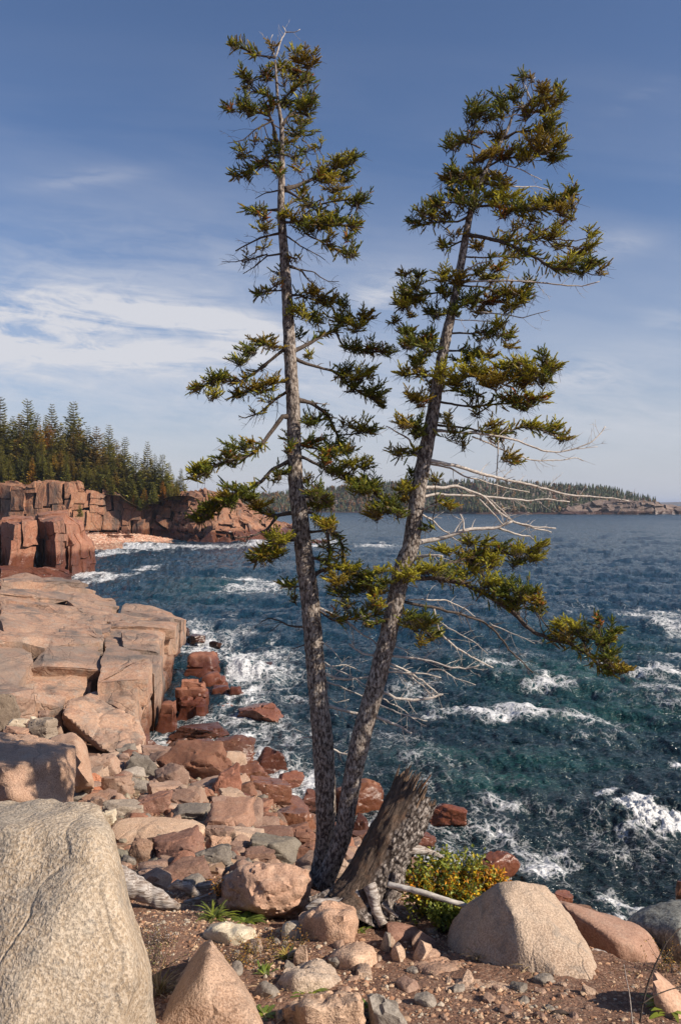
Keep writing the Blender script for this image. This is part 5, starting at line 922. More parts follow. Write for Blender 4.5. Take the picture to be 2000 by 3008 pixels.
RT = [('E', 478, 2170, 66), ('E', 520, 2090, 56), ('E', 560, 2000, 52), ('E', 612, 1850, 52), ('E', 632, 1700, 51), ('E', 668, 1500, 54), ('E', 712, 1300, 56), ('E', 762, 1120, 56), ('E', 808, 950, 53), ('E', 858, 750, 51), ('E', 905, 550, 50), ('D', 197, 1500, 50), ('D', 248, 1390, 48), ('D', 265, 1250, 46), ('D', 292, 1050, 43),
      ('D', 330, 850, 42), ('D', 370, 650, 37), ('D', 400, 450, 34), ('D', 435, 250, 31), ('D', 466, 100, 29), ('Cc', 515, 1600, 28), ('Cc', 560, 1370, 25), ('Cc', 590, 1200, 24), ('Cc', 625, 1000, 21), ('Cc', 660, 850, 17), ('Cc', 720, 700, 14), ('Cc', 800, 550, 11), ('Cc', 870, 430, 9), ('Cc', 910, 300, 6)]
RL = lb('Cc', [[13, 7, (600, 1075), (740, 1100), (850, 1130), (960, 1180), (1060, 1230), (1150, 1290), (1250, 1290)], [7, 4, (610, 1085), (800, 1110), (950, 1120), (1100, 1100)], [6, 3, (590, 1220), (740, 1220), (880, 1215), (1000, 1215)], [6, 3, (700, 540), (620, 500), (540, 520)], [8, 4, (850, 480), (920, 440), (1000, 430), (1080, 440)], [6, 3, (900, 320), (1020, 250), (1110, 230), (1190, 200)], [8, 3, (640, 960), (560, 1000), (450, 1000), (300, 1020)],
    [8, 4, (700, 720), (600, 740), (500, 760)], [8, 4, (650, 900), (800, 900), (950, 930), (1100, 920), (1200, 870), (1280, 820)], [7, 4, (740, 660), (850, 600), (1000, 600), (1120, 560)], [7, 3, (550, 1440), (420, 1440), (300, 1460), (200, 1530)], [7, 3, (560, 1400), (700, 1400), (860, 1450), (980, 1440)], [6, 3, (480, 1780), (380, 1770), (260, 1740)], [7, 4, (500, 1690), (650, 1695), (750, 1685), (850, 1720)], [7, 4, (480, 1800), (620, 1810), (700, 1830)], [6, 3, (580, 1120), (500, 1160), (470, 1160)], [7, 3, (620, 880), (500, 880), (400, 900)]]) + \
  lb('D', [[9, 5, (400, 400), (550, 400), (750, 400), (950, 400), (1060, 360)], [7, 4, (385, 540), (560, 580), (760, 560), (950, 560)], [7, 3, (365, 680), (560, 700), (760, 740), (900, 690), (1100, 740)], [13, 6, (200, 1540), (400, 1500), (560, 1450), (760, 1420), (960, 1420)], [6, 3, (385, 560), (240, 530)], [6, 3, (350, 720), (220, 690)], [6, 3, (290, 1010), (210, 1060)], [6, 3, (400, 400), (220, 390)],
    [6, 3, (430, 280), (250, 200)], [5, 3, (320, 850), (180, 850)], [13, 11, (200, 1560), (440, 1570), (560, 1600), (700, 1670), (820, 1750)], [11, 6, (820, 1750), (880, 1810), (960, 1880), (1050, 1915), (1150, 1940), (1250, 1990), (1320, 2060), (1400, 2100)], [7, 4, (160, 1730), (230, 1790), (330, 1850)], [5, 3, (330, 1170), (400, 1120), (480, 1150)]])
RD = lb('D', [[11, 4, (340, 885), (500, 915), (640, 960), (760, 990), (900, 1020), (1050, 1060), (1150, 1085), (1280, 1095), (1400, 1105), (1500, 1120)], [6, 3, (330, 905), (480, 930), (560, 980), (640, 1000), (770, 1040), (930, 1070)], [10, 4, (310, 1045), (420, 1045), (500, 1035), (560, 1050), (680, 1100), (760, 1190), (840, 1240), (950, 1270), (1080, 1278)], [8, 4, (300, 1100), (400, 1080), (520, 1090), (640, 1090), (780, 1105), (920, 1120), (1040, 1110), (1160, 1125)],
    [14, 8, (270, 1365), (420, 1335), (540, 1295), (620, 1280), (740, 1275), (830, 1235)], [6, 4, (550, 1292), (548, 1240), (530, 1195)], [7, 4, (750, 1275), (830, 1305), (930, 1325), (950, 1340)], [7, 3, (835, 1238), (900, 1262), (1000, 1285), (1055, 1300)], [10, 6, (265, 1450), (350, 1432), (430, 1440)], [8, 3, (380, 715), (550, 725), (680, 735), (800, 755), (900, 790), (1000, 830), (1100, 840), (1210, 815), (1290, 780), (1340, 730), (1365, 690)],
    [5, 3, (600, 750), (700, 790), (800, 840), (950, 885), (1100, 888), (1200, 870), (1240, 890)], [3, 2, (1200, 820), (1320, 808)], [7, 3, (300, 890), (265, 820), (230, 760), (160, 720), (105, 690)], [4, 3, (750, 770), (742, 970), (740, 1130)], [6, 4, (270, 1180), (320, 1205), (380, 1240), (430, 1290), (480, 1315)], [6, 3, (285, 1190), (350, 1155), (440, 1130)], [5, 3, (230, 1690), (450, 1690), (560, 1740), (620, 1790)], [7, 4, (380, 1740), (410, 1870), (500, 1960), (600, 2020), (720, 2080)],
    [4, 2, (400, 1800), (460, 1850), (560, 1900), (630, 1950), (690, 2000)], [4, 2, (700, 1822), (820, 1880), (960, 1940)], [7, 4, (130, 2010), (360, 2040), (470, 2080), (560, 2085), (640, 2065)], [6, 4, (120, 2050), (250, 2110), (340, 2180), (420, 2240)], [4, 3, (340, 2110), (360, 2090), (430, 2095), (500, 2140), (620, 2180)], [5, 3, (640, 1110), (700, 1170), (780, 1260)], [4, 2, (700, 1110), (780, 1180), (840, 1240)]]) + \
  lb('E', [[6, 4, (810, 930), (940, 930), (1060, 940), (1170, 965)], [6, 3, (830, 885), (980, 940), (1060, 1010), (1140, 1080)], [9, 6, (790, 1040), (930, 1085), (1020, 1095), (1120, 1080), (1180, 1060)], [5, 3, (780, 1110), (920, 1165), (1040, 1200)], [4, 2, (790, 1070), (920, 1130), (1010, 1200), (1090, 1215)], [10, 5, (750, 1165), (880, 1225), (930, 1245), (1000, 1285)], [9, 5, (840, 845), (720, 825), (640, 770)], [4, 2, (870, 770), (930, 790), (990, 800)], [5, 3, (860, 660), (790, 620), (700, 610)]]) + \
  lb('Cc', [[7, 3, (580, 1370), (860, 1365), (960, 1370), (1080, 1380), (1200, 1392), (1330, 1400), (1440, 1370)], [6, 3, (580, 1320), (680, 1260), (780, 1240)], [4, 2, (510, 1605), (700, 1615), (820, 1625)], [5, 2, (700, 1560), (880, 1580), (960, 1600), (1050, 1570), (1130, 1550)], [5, 2, (1020, 250), (990, 180), (960, 120)], [4, 2, (900, 780), (1030, 780), (1130, 800)], [4, 2, (850, 640), (960, 680), (1080, 740)], [3, 2, (990, 180), (1010, 130), (1040, 100)]])
RC = cl('Cc', "960,110,48,36,.6 1010,110,38,26,.3 910,180,38,26,.5 900,240,55,36 810,260,55,65 680,300,75,55 650,360,65,45 740,350,55,55,.8 1090,190,55,38 1190,160,28,36 1190,240,36,55 1110,290,75,55 1000,320,85,55,.8 830,330,55,45 1140,370,55,45,.8 520,530,55,45 600,490,65,30 680,450,55,26,.6 800,480,65,45 1120,430,85,55 1190,510,65,65 1060,530,105,55 1150,600,85,55 990,590,105,55,.8 850,590,105,55 720,610,105,45 560,700,75,55 490,740,55,45 650,700,75,45 760,720,85,45 850,780,105,55 650,780,105,55 780,850,125,55 560,840,85,55 430,890,55,45 640,900,95,45 350,940,45,45 290,1010,55,45 400,960,75,45 500,960,75,36,.7 880,860,85,55 850,930,95,55,.8 960,920,75,45,.7 1000,1000,75,45,.6 1050,900,55,36 1160,880,85,36 1250,820,65,30 1270,890,45,36,.7 1190,940,75,36 1260,980,55,26,.7 1200,1010,36,36 1160,1080,75,45 1050,1080,75,45,.7 900,1060,65,36,.6 550,1080,45,36,.6 470,1160,45,30 690,1160,65,36,.9 1190,1150,75,36,.8 1380,1080,45,45 1370,1150,55,45 1300,1200,85,55 1230,1260,95,55 1380,1250,65,55 1330,1310,55,36 1460,1310,36,36 230,1340,45,26 320,1320,36,45 300,1400,85,45 240,1450,75,45 220,1520,75,45 330,1490,85,45 470,1340,65,45 560,1370,75,55 700,1310,65,36 790,1300,55,36 760,1360,105,45 480,1440,55,55 620,1500,105,55 760,1500,105,55 880,1450,85,45 990,1400,55,45 980,1480,65,45 900,1530,105,45 700,1560,95,26,.8 420,1570,75,55 540,1560,55,36 160,1630,45,26 280,1580,75,26,.5 250,1690,55,30 250,1760,55,45 370,1730,75,36 390,1790,65,36,.8 810,1650,55,36 870,1720,55,45 760,1700,55,30,.6 880,1780,55,26 700,1740,55,36,.5 330,1850,65,36") + \
  cl('D', "240,160,45,26 240,220,55,45 340,200,65,36 350,250,55,36,.7 280,330,55,36 210,390,55,22 330,390,55,36 560,310,85,45 680,290,65,36 620,370,120,55 800,340,105,45 900,330,55,36 1000,300,28,45 1050,360,65,55 960,390,85,45 420,400,75,45 400,470,75,55 500,450,105,55 720,440,120,55 880,440,105,55 1010,430,55,36 600,510,105,45,.7 830,540,105,45 960,540,85,36 900,590,85,26 260,530,55,36 320,560,45,36 200,680,55,36 270,700,65,55 290,740,45,36 170,850,55,26 270,830,36,26 440,640,55,26,.5 700,690,85,36,.7 640,630,55,36,.5 750,760,85,36,.7 480,750,95,36,.6 950,690,55,30 1060,700,65,36 1120,760,55,36 800,880,65,26 830,900,55,26 470,680,45,45,.5 540,800,55,36,.5 250,970,28,36 210,1060,55,45 230,1110,45,36 390,1010,55,22,.5 480,1160,45,26,.7 360,1285,45,26,.8 450,1410,75,36 580,1370,65,36 680,1370,55,45 600,1440,125,55 760,1400,75,36 860,1410,65,36 980,1380,55,45 960,1450,65,36 720,1480,85,45 850,1480,75,36 340,1520,105,45 200,1560,105,45 430,1560,105,55 540,1550,75,45 620,1520,95,45 690,1600,95,36 800,1620,95,45 900,1660,105,45 850,1710,95,45 960,1700,55,45 980,1750,45,36 760,1660,55,36 260,1840,85,45 340,1830,75,55 380,1890,55,55 310,1930,55,45,.7 230,1800,55,36 1110,1850,55,45 1200,1830,45,45 1240,1900,85,45 1330,1830,36,36 1390,1880,55,36 1330,1930,65,36 1390,2030,65,45 1450,2090,55,36 1150,1900,55,36 1400,2100,45,36 90,1600,70,50,.8 60,1700,60,50,.7")
spruce('spruce_tree', 'tall straight spruce, the left of two growing from one spot, with a bare forked top', LT, LL, LB, LD, LC, 7.15, 31, .26)
spruce('spruce_tree', 'spruce leaning right beside the straight one, with many bleached dead branches over the water', RT, RL, RB, RD, RC, 6.95, 47, .34)
# ------------------------------------------------------------------ the wood on the clifftop: every tree its own object
def conifer(seed, H=14.0, wide=.21, sparse=0.0, tint=(.06, .075, .03)):
    rs = np.random.RandomState(seed); bg = Bag(); nw = 30; tr = Bag(); tr.tube(np.array([[0, 0, -1.5], [.05, .02, H * .5], [0, 0, H * .98]]), [.2, .12, .02], 6)
    for k in range(nw):
        f = (k + .4) / nw; z = H * (.02 + .98 * f); L = H * wide * (1 - f) ** .75 * rs.uniform(.75, 1.15) + .30; nb = max(5, int(11 * (1 - f * .4)))
        for b in range(nb):
            if rs.rand() < sparse: continue
            a = b * 6.283 / nb + rs.rand() * .8 + k; l = L * rs.uniform(.55, 1.2); rad = np.array([math.cos(a), math.sin(a), 0]); sd_ = np.array([-math.sin(a), math.cos(a), 0]); dz = -.25 + .55 * f
            col = np.array(tint) * rs.uniform(.6, 1.35); 
            for s_ in range(5):
                r0 = l * (.08 + s_ * .18); p0 = rad * r0 + np.array([0, 0, z + dz * r0 + .06 * l * s_ * s_ * .25]); wd = (l * .30 + .08) * (1.25 - s_ * .16); ln = l * .42 + .06
                for sg in (-1, 1):
                    tip = p0 + rad * ln * .9 + sd_ * sg * wd * rs.uniform(.7, 1.3) + np.array([0, 0, rs.uniform(-.16, .10) * l * .5]); q = p0 + rad * ln * .25 + np.array([0, 0, -.10 * l * rs.rand()])
                    bg.add(np.array([p0, q, tip, p0 + rad * ln * .8 + np.array([0, 0, rs.uniform(-.05, .08) * l])]), None, np.array([[0, 1, 2], [0, 2, 3]]), col * rs.uniform(.85, 1.2))
    crown = bg.build('crown', M['leaf'], smooth=False); trunk = tr.build('trunk', M['farbark'])
    for o in (crown, trunk): C.objects.unlink(o)
    return crown.data, trunk.data
TIN = [(.27, .25, .06), (.31, .27, .062), (.22, .225, .06), (.33, .24, .065), (.25, .24, .058)]
CON = [conifer(50 + k, 14, [.20, .17, .23, .22, .25, .17][k], [.03, .0, .08, .0, .22, .05][k], TIN[k % 5]) for k in range(6)]
def place_tree(topx, topy, d, label, group=None, var=0, hmin=5, col=(1, 1, 1), nm='spruce_tree', zb=None, hmax=23):
    T = P('Fz', topx, topy, d); u_ = px('Fz', topx, 0)[0]; zb = (brink(u_) - .7 + hslope(u_) * max(0, d - 192) * .6 - .3) if zb is None else zb; H = min(max(hmin, T[2] - zb), hmax); zb = T[2] - H
    r = empty(nm, (T[0], T[1], zb), label, 'tree', group)
    for n_, me in (('crown', CON[var][0]), ('trunk', CON[var][1])):
        o = bpy.data.objects.new(n_, me); C.objects.link(o); o.parent = r; o.color = (*col, 1)
    r.rotation_euler = (0, 0, rs4.uniform(0, 6.28)); w_ = H / 14 * rs4.uniform(.8, 1.05); r.scale = (w_, w_, H / 14)
rs4 = np.random.RandomState(11)
SKY = [(5, 178, 'tall pointed spruce cut by the left edge of the picture', 0), (110, 340, 'bushy topped spruce between the two leftmost tall ones', 2), (230, 195, 'tall spruce with a broad brownish top, second from the left edge', 4), (430, 240, 'narrow dark spruce with a sharp top in the clifftop wood', 1), (500, 390, 'shorter spruce tucked right of the narrow dark one', 1),
       (610, 215, 'tallest spruce of the wood, with open layered branches', 4), (720, 420, 'spruce just right of the tallest layered one', 2), (795, 425, 'blunt rounded spruce in the middle of the clifftop wood', 3), (900, 412, 'slim pointed spruce right of the blunt rounded one', 1), (960, 535, 'lower spruce in the notch right of the slim pointed one', 3), (1030, 510, 'pointed spruce where the wood starts to fall away', 0),
       (1120, 640, 'low spruce before the last tall pair', 2), (1215, 550, 'narrow spruce standing clear near the right end of the wood', 1), (1275, 650, 'short spruce right of the narrow clear standing one', 5), (1340, 652, 'full spruce near the right end of the wood', 4), (1395, 720, 'spruce on the falling edge at the end of the wood', 5), (1492, 770, 'lone pale green spruce apart at the right end of the wood', 0), (165, 330, 'spruce right under the broad brownish topped one', 3)]
for x, y, lab, var in SKY: place_tree(x, y, rs4.uniform(205, 228) if x < 1100 else rs4.uniform(200, 208), lab, var=var, col=tuple(np.array([1, 1, 1]) * rs4.uniform(.8, 1.05)))
skx, sky_ = [a[0] for a in SKY[:-1]], [a[1] for a in SKY[:-1]]; skx = [-400, -100] + skx + [1620]; sky_ = [260, 300] + sky_ + [880]; order = np.argsort(skx); skx = np.array(skx)[order]; sky_ = np.array(sky_)[order]
brx, bry = [a[0] for a in cl_top + cl2 + cl3], [a[1] for a in cl_top + cl2 + cl3]
n = 0
for row, (fr, dd_, cnt) in enumerate(((.06, 218, 24), (.20, 214, 26), (.34, 207, 28), (.50, 202, 30), (.64, 198, 32), (.78, 196, 30))):
    for k in range(cnt):
        x = -120 + (1600 * (k + rs4.uniform(.1, .9)) / cnt); s0 = np.interp(x, skx, sky_) + 70; b0_ = np.interp(x, brx, bry) - 10
        if x > 1480 and row < 4: continue
        if b0_ - s0 < 60: continue
        y = s0 + (b0_ - s0) * fr * rs4.uniform(.75, 1.1); side = 'by the left edge' if x < 300 else 'below the tallest spruce' if x < 760 else 'near the slim pointed spruce' if x < 1080 else 'near its right end'
        depth_w = ['back', 'back', 'back', 'middle', 'front', 'front'][row]; col = np.array([1, 1, 1]) * rs4.uniform(.75, 1.15)
        warm = rs4.rand() < .16; col = col * (np.array([1.5, 1.1, .8]) if warm else 1)
        place_tree(x, y, dd_ + rs4.uniform(-2, 2), f'{"brownish" if warm else "green"} spruce in the {depth_w} rows of the clifftop wood, {side}', f'{"brownish" if warm else "green"} spruces in the {depth_w} rows {side}', var=rs4.randint(6), hmin=3.5, hmax=15, col=tuple(col)); n += 1
for x, y, d, lab in ((660, 1060, 186, 'small spruce growing from a ledge on the main cliff face'), (1150, 1015, 194, 'small bushy spruce at the brink above the cliff gully')): place_tree(x, y, d, lab, var=2, hmin=3.2, hmax=3.4, col=(1.1, 1.2, 1))
for x, y, lab in ((1525, 930, 'low spruce on the bare clifftop right of the lone pale one'), (1470, 935, 'shrubby spruce at the foot of the lone pale one')): place_tree(x, y, 200, lab, var=2, hmin=3.0, hmax=3.2)

# ------------------------------------------------------------------ leaning stump
def stump():
    D0 = 6.35; rows = [(('4', 905, 935), 150), (('4', 915, 870), 145), (('4', 945, 780), 132), (('4', 1010, 640), 122), (('4', 1085, 490), 120), (('4', 1160, 340), 118), (('4', 1215, 235), 112)]
    tp = np.array([np.append(P(z, x, y, D0 + k * .06), r * .5102 / F * D0) for k, ((z, x, y), r) in enumerate(rows)]); n = 170; q = smooth_path(tp, n); q[:, 3] *= 1.28
    root = empty('tree_stump', tuple(q[0, :3]), 'leaning broken stump with splintered rusty top right beside the two trunks', 'stump'); b0 = q[0, :3]
    ax = q[-1, :3] - q[20, :3]; ax /= np.linalg.norm(ax); S_ = 110; up = np.array([0, -1.0, .2]); a = np.cross(ax, up); a /= np.linalg.norm(a); b = np.cross(ax, a); an = np.arange(S_) / S_ * 2 * np.pi
    dirs = a * np.cos(an)[:, None] + b * np.sin(an)[:, None]; left = dirs @ np.array([-.80, -.25, .55])       # the weathered upper left side
    rsl = np.random.RandomState(3); V = q[:, None, :3] + dirs[None] * q[:, None, 3:4]
    ph = V.reshape(-1, 3) - b0; al = ph @ ax; ac = ph - al[:, None] * ax; st = np.column_stack([ac @ a * 14, ac @ b * 14, al * 3.5]); sc = np.column_stack([ac @ a * 22, ac @ b * 22, al * 16])
    wood = np.clip((np.tile(left, n) + fbm(ph * 5, 3) * .35 - .34) * 5, 0, 1); r_ = np.repeat(q[:, 3], S_)
    disp = (wood * (fbm(st, 4, .6) * .13 - .07) + (1 - wood) * (fbm(sc, 3, .6) * .11)) * r_ + fbm(ph * 4, 2) * .25 * r_ * .35
    # flare of the roots at the foot
    fl = np.clip(1 - al / .22, 0, 1) ** 2; disp += fl * r_ * (.18 + .35 * np.tile(np.clip(np.sin(an * 3 + 1.0), 0, 1), n))
    V = V.reshape(-1, 3) + np.tile(dirs, (n, 1)) * disp[:, None]
    # splintered rim
    hgt_ = np.array([perlin(np.array([[c * 3.1, s_ * 3.1, 4.0]]))[0] for c, s_ in zip(np.cos(an), np.sin(an))]) * .12 + rsl.uniform(-.015, .035, S_) + .07 * np.clip(-(dirs @ np.array([.9, -.1, .3])), -1, 1)
    hi = np.clip((al - .62 * al.max()) / (.38 * al.max()), 0, 1) ** 1.5; V += ax * (np.tile(hgt_, n) * hi)[:, None]
    Fq = grid_faces(n, S_); last = np.arange(n - 1) * S_ + S_ - 1; Fw = np.stack([last, last - S_ + 1, last + 1, last + S_], 1)
    # inside of the broken end
    rim = V[-S_:]; cen = rim.mean(0); ins = []; 
    for k, (sh_, dn_) in enumerate(((.80, .03), (.62, .05), (.42, .02), (.2, .07), (.03, .06))): ins.append(cen - ax * dn_ * 0 + (rim - cen) * sh_ - ax * (dn_ + rsl.uniform(0, .10, (S_, 1)) * (1 if k < 4 else 0)))
    Vi = np.vstack([rim] + ins); Fi = grid_faces(6, S_); li = np.arange(5) * S_ + S_ - 1; Fi = np.vstack([Fi, np.stack([li, li - S_ + 1, li + 1, li + S_], 1)])
    m, t = new_mat('stump_wood'); ob = t.n('ShaderNodeTexCoord').outputs['Object']; wd = t.n('ShaderNodeAttribute', attribute_name='wood').outputs['Fac']; eu = Vector(ax).to_track_quat('Z', 'Y').to_euler()
    al_ = t.n('ShaderNodeMapping', {0: ob, 2: tuple(eu), 3: (1, 1, 1)}, vector_type='TEXTURE').outputs[0]
    s1 = t.noise(t.mapv(al_, scale=(1, 1, .10)), 70, 6, .75); s2 = t.noise(ob, 9, 4, .6); pl = t.n('ShaderNodeTexVoronoi', {'Vector': t.mapv(al_, scale=(1, 1, .55)), 'Scale': 42.0}); pc = t.n('ShaderNodeSeparateColor', {0: pl.outputs['Color']}).outputs[0]; n3 = t.noise(ob, 70, 4, .7)
    cw = t.mix(t.rng(s1, .36, .64), (.03, .021, .016), (.15, .11, .085)); cw = t.mix(t.m('MULTIPLY', t.rng(s2, .5, .7), .5), cw, (.19, .10, .055))
    cb = t.mix(pc, (.09, .07, .06), (.36, .32, .29)); cb = t.mix(t.rng(pl.outputs['Distance'], .42, .65), cb, (.035, .027, .023)); cb = t.mix(t.m('MULTIPLY', t.rng(n3, .5, .62), .8), cb, (.05, .04, .035))
    c = t.mix(wd, cb, cw); h = t.n('ShaderNodeMix', {0: wd, 2: t.m('MULTIPLY', pl.outputs['Distance'], -.9), 3: s1}).outputs[0]
    finish(t, t.n('ShaderNodeBsdfPrincipled', {'Base Color': c, 'Roughness': .9, 'Specular IOR Level': .15, 'Normal': t.n('ShaderNodeBump', {'Strength': .9, 'Distance': .02, 'Height': h}).outputs[0]}).outputs[0])
    o = mesh_np('bark', V, [Fq, Fw], m, parent=root, loc=b0, attr={'wood': wood}); o.location = (0, 0, 0)
    m2, t = new_mat('rotten_wood'); ob = t.n('ShaderNodeTexCoord').outputs['Object']; al_ = t.n('ShaderNodeMapping', {0: ob, 2: tuple(eu)}, vector_type='TEXTURE').outputs[0]; s1 = t.noise(t.mapv(al_, scale=(1, 1, .1)), 38, 5, .7); s2 = t.noise(ob, 8, 4, .6)
    c = t.mix(t.rng(s1, .35, .65), (.05, .03, .02), (.26, .18, .125)); c = t.mix(t.rng(s2, .60, .72), c, (.34, .13, .045))
    finish(t, t.n('ShaderNodeBsdfPrincipled', {'Base Color': c, 'Roughness': .9, 'Specular IOR Level': .15, 'Normal': t.n('ShaderNodeBump', {'Strength': .9, 'Distance': .02, 'Height': s1}).outputs[0]}).outputs[0])
    o = mesh_np('broken_end', Vi, [Fi], m2, parent=root, loc=b0); o.location = (0, 0, 0)
    bg = Bag()       # splinters standing on the rim
    for _ in range(130):
        k = rsl.randint(S_); sh_ = rsl.uniform(.3, .97); p0 = cen + (rim[k] - cen) * sh_ - ax * .10; l = rsl.uniform(.06, .20) * (1.25 if left[k] > -.2 else .7); d = ax + rsl.normal(size=3) * .12
        bg.tube(np.array([p0, p0 + d * l * .6, p0 + d * l]), [rsl.uniform(.008, .018), rsl.uniform(.006, .013), .0015], 4, rough=.4, fs=30)
    o = bg.build('splinters', m2, parent=root, loc=b0, smooth=False); o.location = (0, 0, 0); o['kind'] = 'stuff'
    def wt(name, z, pts, r0, r1, mat, d=D0, dd=(0, 0), lab=None):
        p = np.array([P(z, x, y, d + dd[0] + (dd[1] - dd[0]) * i / (len(pts) - 1)) for i, (x, y) in enumerate(pts)]); p = smooth_path(p, 40); V, Q, T = tube_np(p, np.linspace(r0, r1, 40) * ZR[z][2] / F * d, 14, .35, 5, 14); o = mesh_np(name, V, [Q, T], M[mat], parent=root, loc=b0); o.location = (0, 0, 0)
        if lab: o['label'] = lab
    wt('branch_stub', '4', [(1130, 575), (1185, 565), (1260, 570), (1330, 590), (1380, 612), (1408, 634)], 34, 7, 'driftwood', dd=(.1, .25))
    wt('root', '4', [(950, 770), (975, 830), (985, 890), (1010, 960), (1030, 1000)], 40, 26, 'driftwood', dd=(-.12, -.3), lab='pale bare root'); wt('root', '4', [(900, 830), (830, 870), (740, 875), (650, 870), (590, 905)], 42, 16, 'driftwood', dd=(-.1, -.15))
    wt('root', '4', [(1120, 700), (1100, 800), (1050, 880), (1035, 960)], 44, 28, 'bark', dd=(-.02, -.15)); wt('root', '4', [(1020, 880), (1060, 910), (1115, 952)], 14, 7, 'driftwood', dd=(-.15, -.2))
    wt('root', '4', [(760, 800), (700, 830), (650, 850), (600, 850)], 36, 14, 'bark', dd=(.1, 0))
def dw_mat():
    m, t = new_mat('driftwood_grain'); ob = t.n('ShaderNodeTexCoord').outputs['Object']; s = t.noise(t.mapv(ob, scale=(.10, .5, 1), rot=(0, R(25), 0)), 75, 5, .7, .3); s2 = t.noise(ob, 6, 4, .6)
    c = t.mix(t.rng(s, .38, .6), (.13, .095, .075), (.50, .46, .42)); c = t.mix(t.m('MULTIPLY', t.rng(s2, .5, .68), .55), c, (.32, .24, .18))
    finish(t, t.n('ShaderNodeBsdfPrincipled', {'Base Color': c, 'Roughness': .85, 'Specular IOR Level': .2, 'Normal': t.n('ShaderNodeBump', {'Strength': 1.0, 'Distance': .015, 'Height': s}).outputs[0]}).outputs[0]); return m
M['driftwood'] = dw_mat(); M['white_wood'] = simple_noise_mat('white_wood', (.42, .38, .33), (.76, .72, .66), 30, stretch=(.3, 1, 1), bump=.5); M['charred'] = simple_noise_mat('dark_stick', (.045, .033, .028), (.11, .085, .07), 50)
stump()
def log(name, z, pts, rads, mat, label, d, dd=None, cat='driftwood', sides=16, rough=.3, fs=12, group=None):
    dd = dd or [0] * len(pts); p = np.array([np.append(P(z, x, y, d + e), r * ZR[z][2] / F * d) for (x, y), e, r in zip(pts, dd, rads)]); q = smooth_path(p, 60); V, Q, T = tube_np(q[:, :3], q[:, 3], sides, rough, len(label), fs)
    return tag(mesh_np(name, V, [Q, T], M[mat], loc=q[0, :3]), label, cat, group)
log('driftwood_log', '3', [(560, 700), (690, 745), (850, 815), (960, 870), (1035, 895)], [80, 78, 62, 40, 14], 'driftwood', 'thick weathered grey driftwood log running out from behind the huge cream boulder', 6.95, [.1, .05, 0, -.05, -.1], sides=40, rough=.42, fs=7)
log('driftwood_piece', '3', [(970, 790), (1020, 765), (1080, 780), (1140, 830), (1160, 860)], [12, 26, 30, 20, 8], 'driftwood', 'curled pale driftwood piece behind the end of the thick log', 7.5, rough=.5)
log('driftwood_piece', '3', [(1110, 790), (1160, 770), (1210, 770), (1240, 790)], [10, 22, 20, 10], 'driftwood', 'small pale driftwood knot left of the rounded pink boulder', 7.6, rough=.5)
log('driftwood_stick', '3', [(1060, 865), (1140, 850), (1210, 820), (1250, 780)], [7, 9, 8, 3], 'driftwood', 'thin pale stick between driftwood log and rounded pink boulder', 7.2)
log('white_log', '4', [(1060, 765), (1130, 780), (1250, 808), (1380, 850), (1500, 885), (1540, 900)], [17, 17, 16, 15, 14, 9], 'white_wood', 'smooth white log lying behind the stump in front of the autumn bush', 6.05, [.15, .1, .02, -.03, -.05, -.05], cat='log', rough=.22, fs=18)
log('driftwood_piece', '5', [(1040, 1150), (1110, 1165), (1180, 1195), (1230, 1250), (1285, 1305)], [16, 20, 18, 14, 4], 'driftwood', 'forked grey driftwood at the right foot of the pyramid boulder', 5.6, rough=.4)
log('driftwood_stick', '5', [(1080, 1200), (1140, 1225), (1190, 1270), (1205, 1330)], [12, 13, 9, 3], 'driftwood', 'short grey driftwood prong under the forked piece', 5.55, rough=.4)
log('dark_stick', '5', [(780, 1298), (850, 1320), (930, 1350), (1000, 1390)], [8, 9, 8, 4], 'charred', 'dark stick lying on the gravel below the pyramid boulder', 4.95, cat='stick')
log('dark_stick', '5', [(800, 1530), (830, 1508), (880, 1500), (935, 1512)], [10, 14, 13, 4], 'charred', 'short black stick at the bottom right of the gravel', 4.35, cat='stick')
log('dark_stick', '4', [(1060, 1345), (1110, 1330), (1180, 1350), (1250, 1380)], [6, 9, 8, 3], 'charred', 'dark stick left of the flat pale tan rock', 5.15, cat='stick')

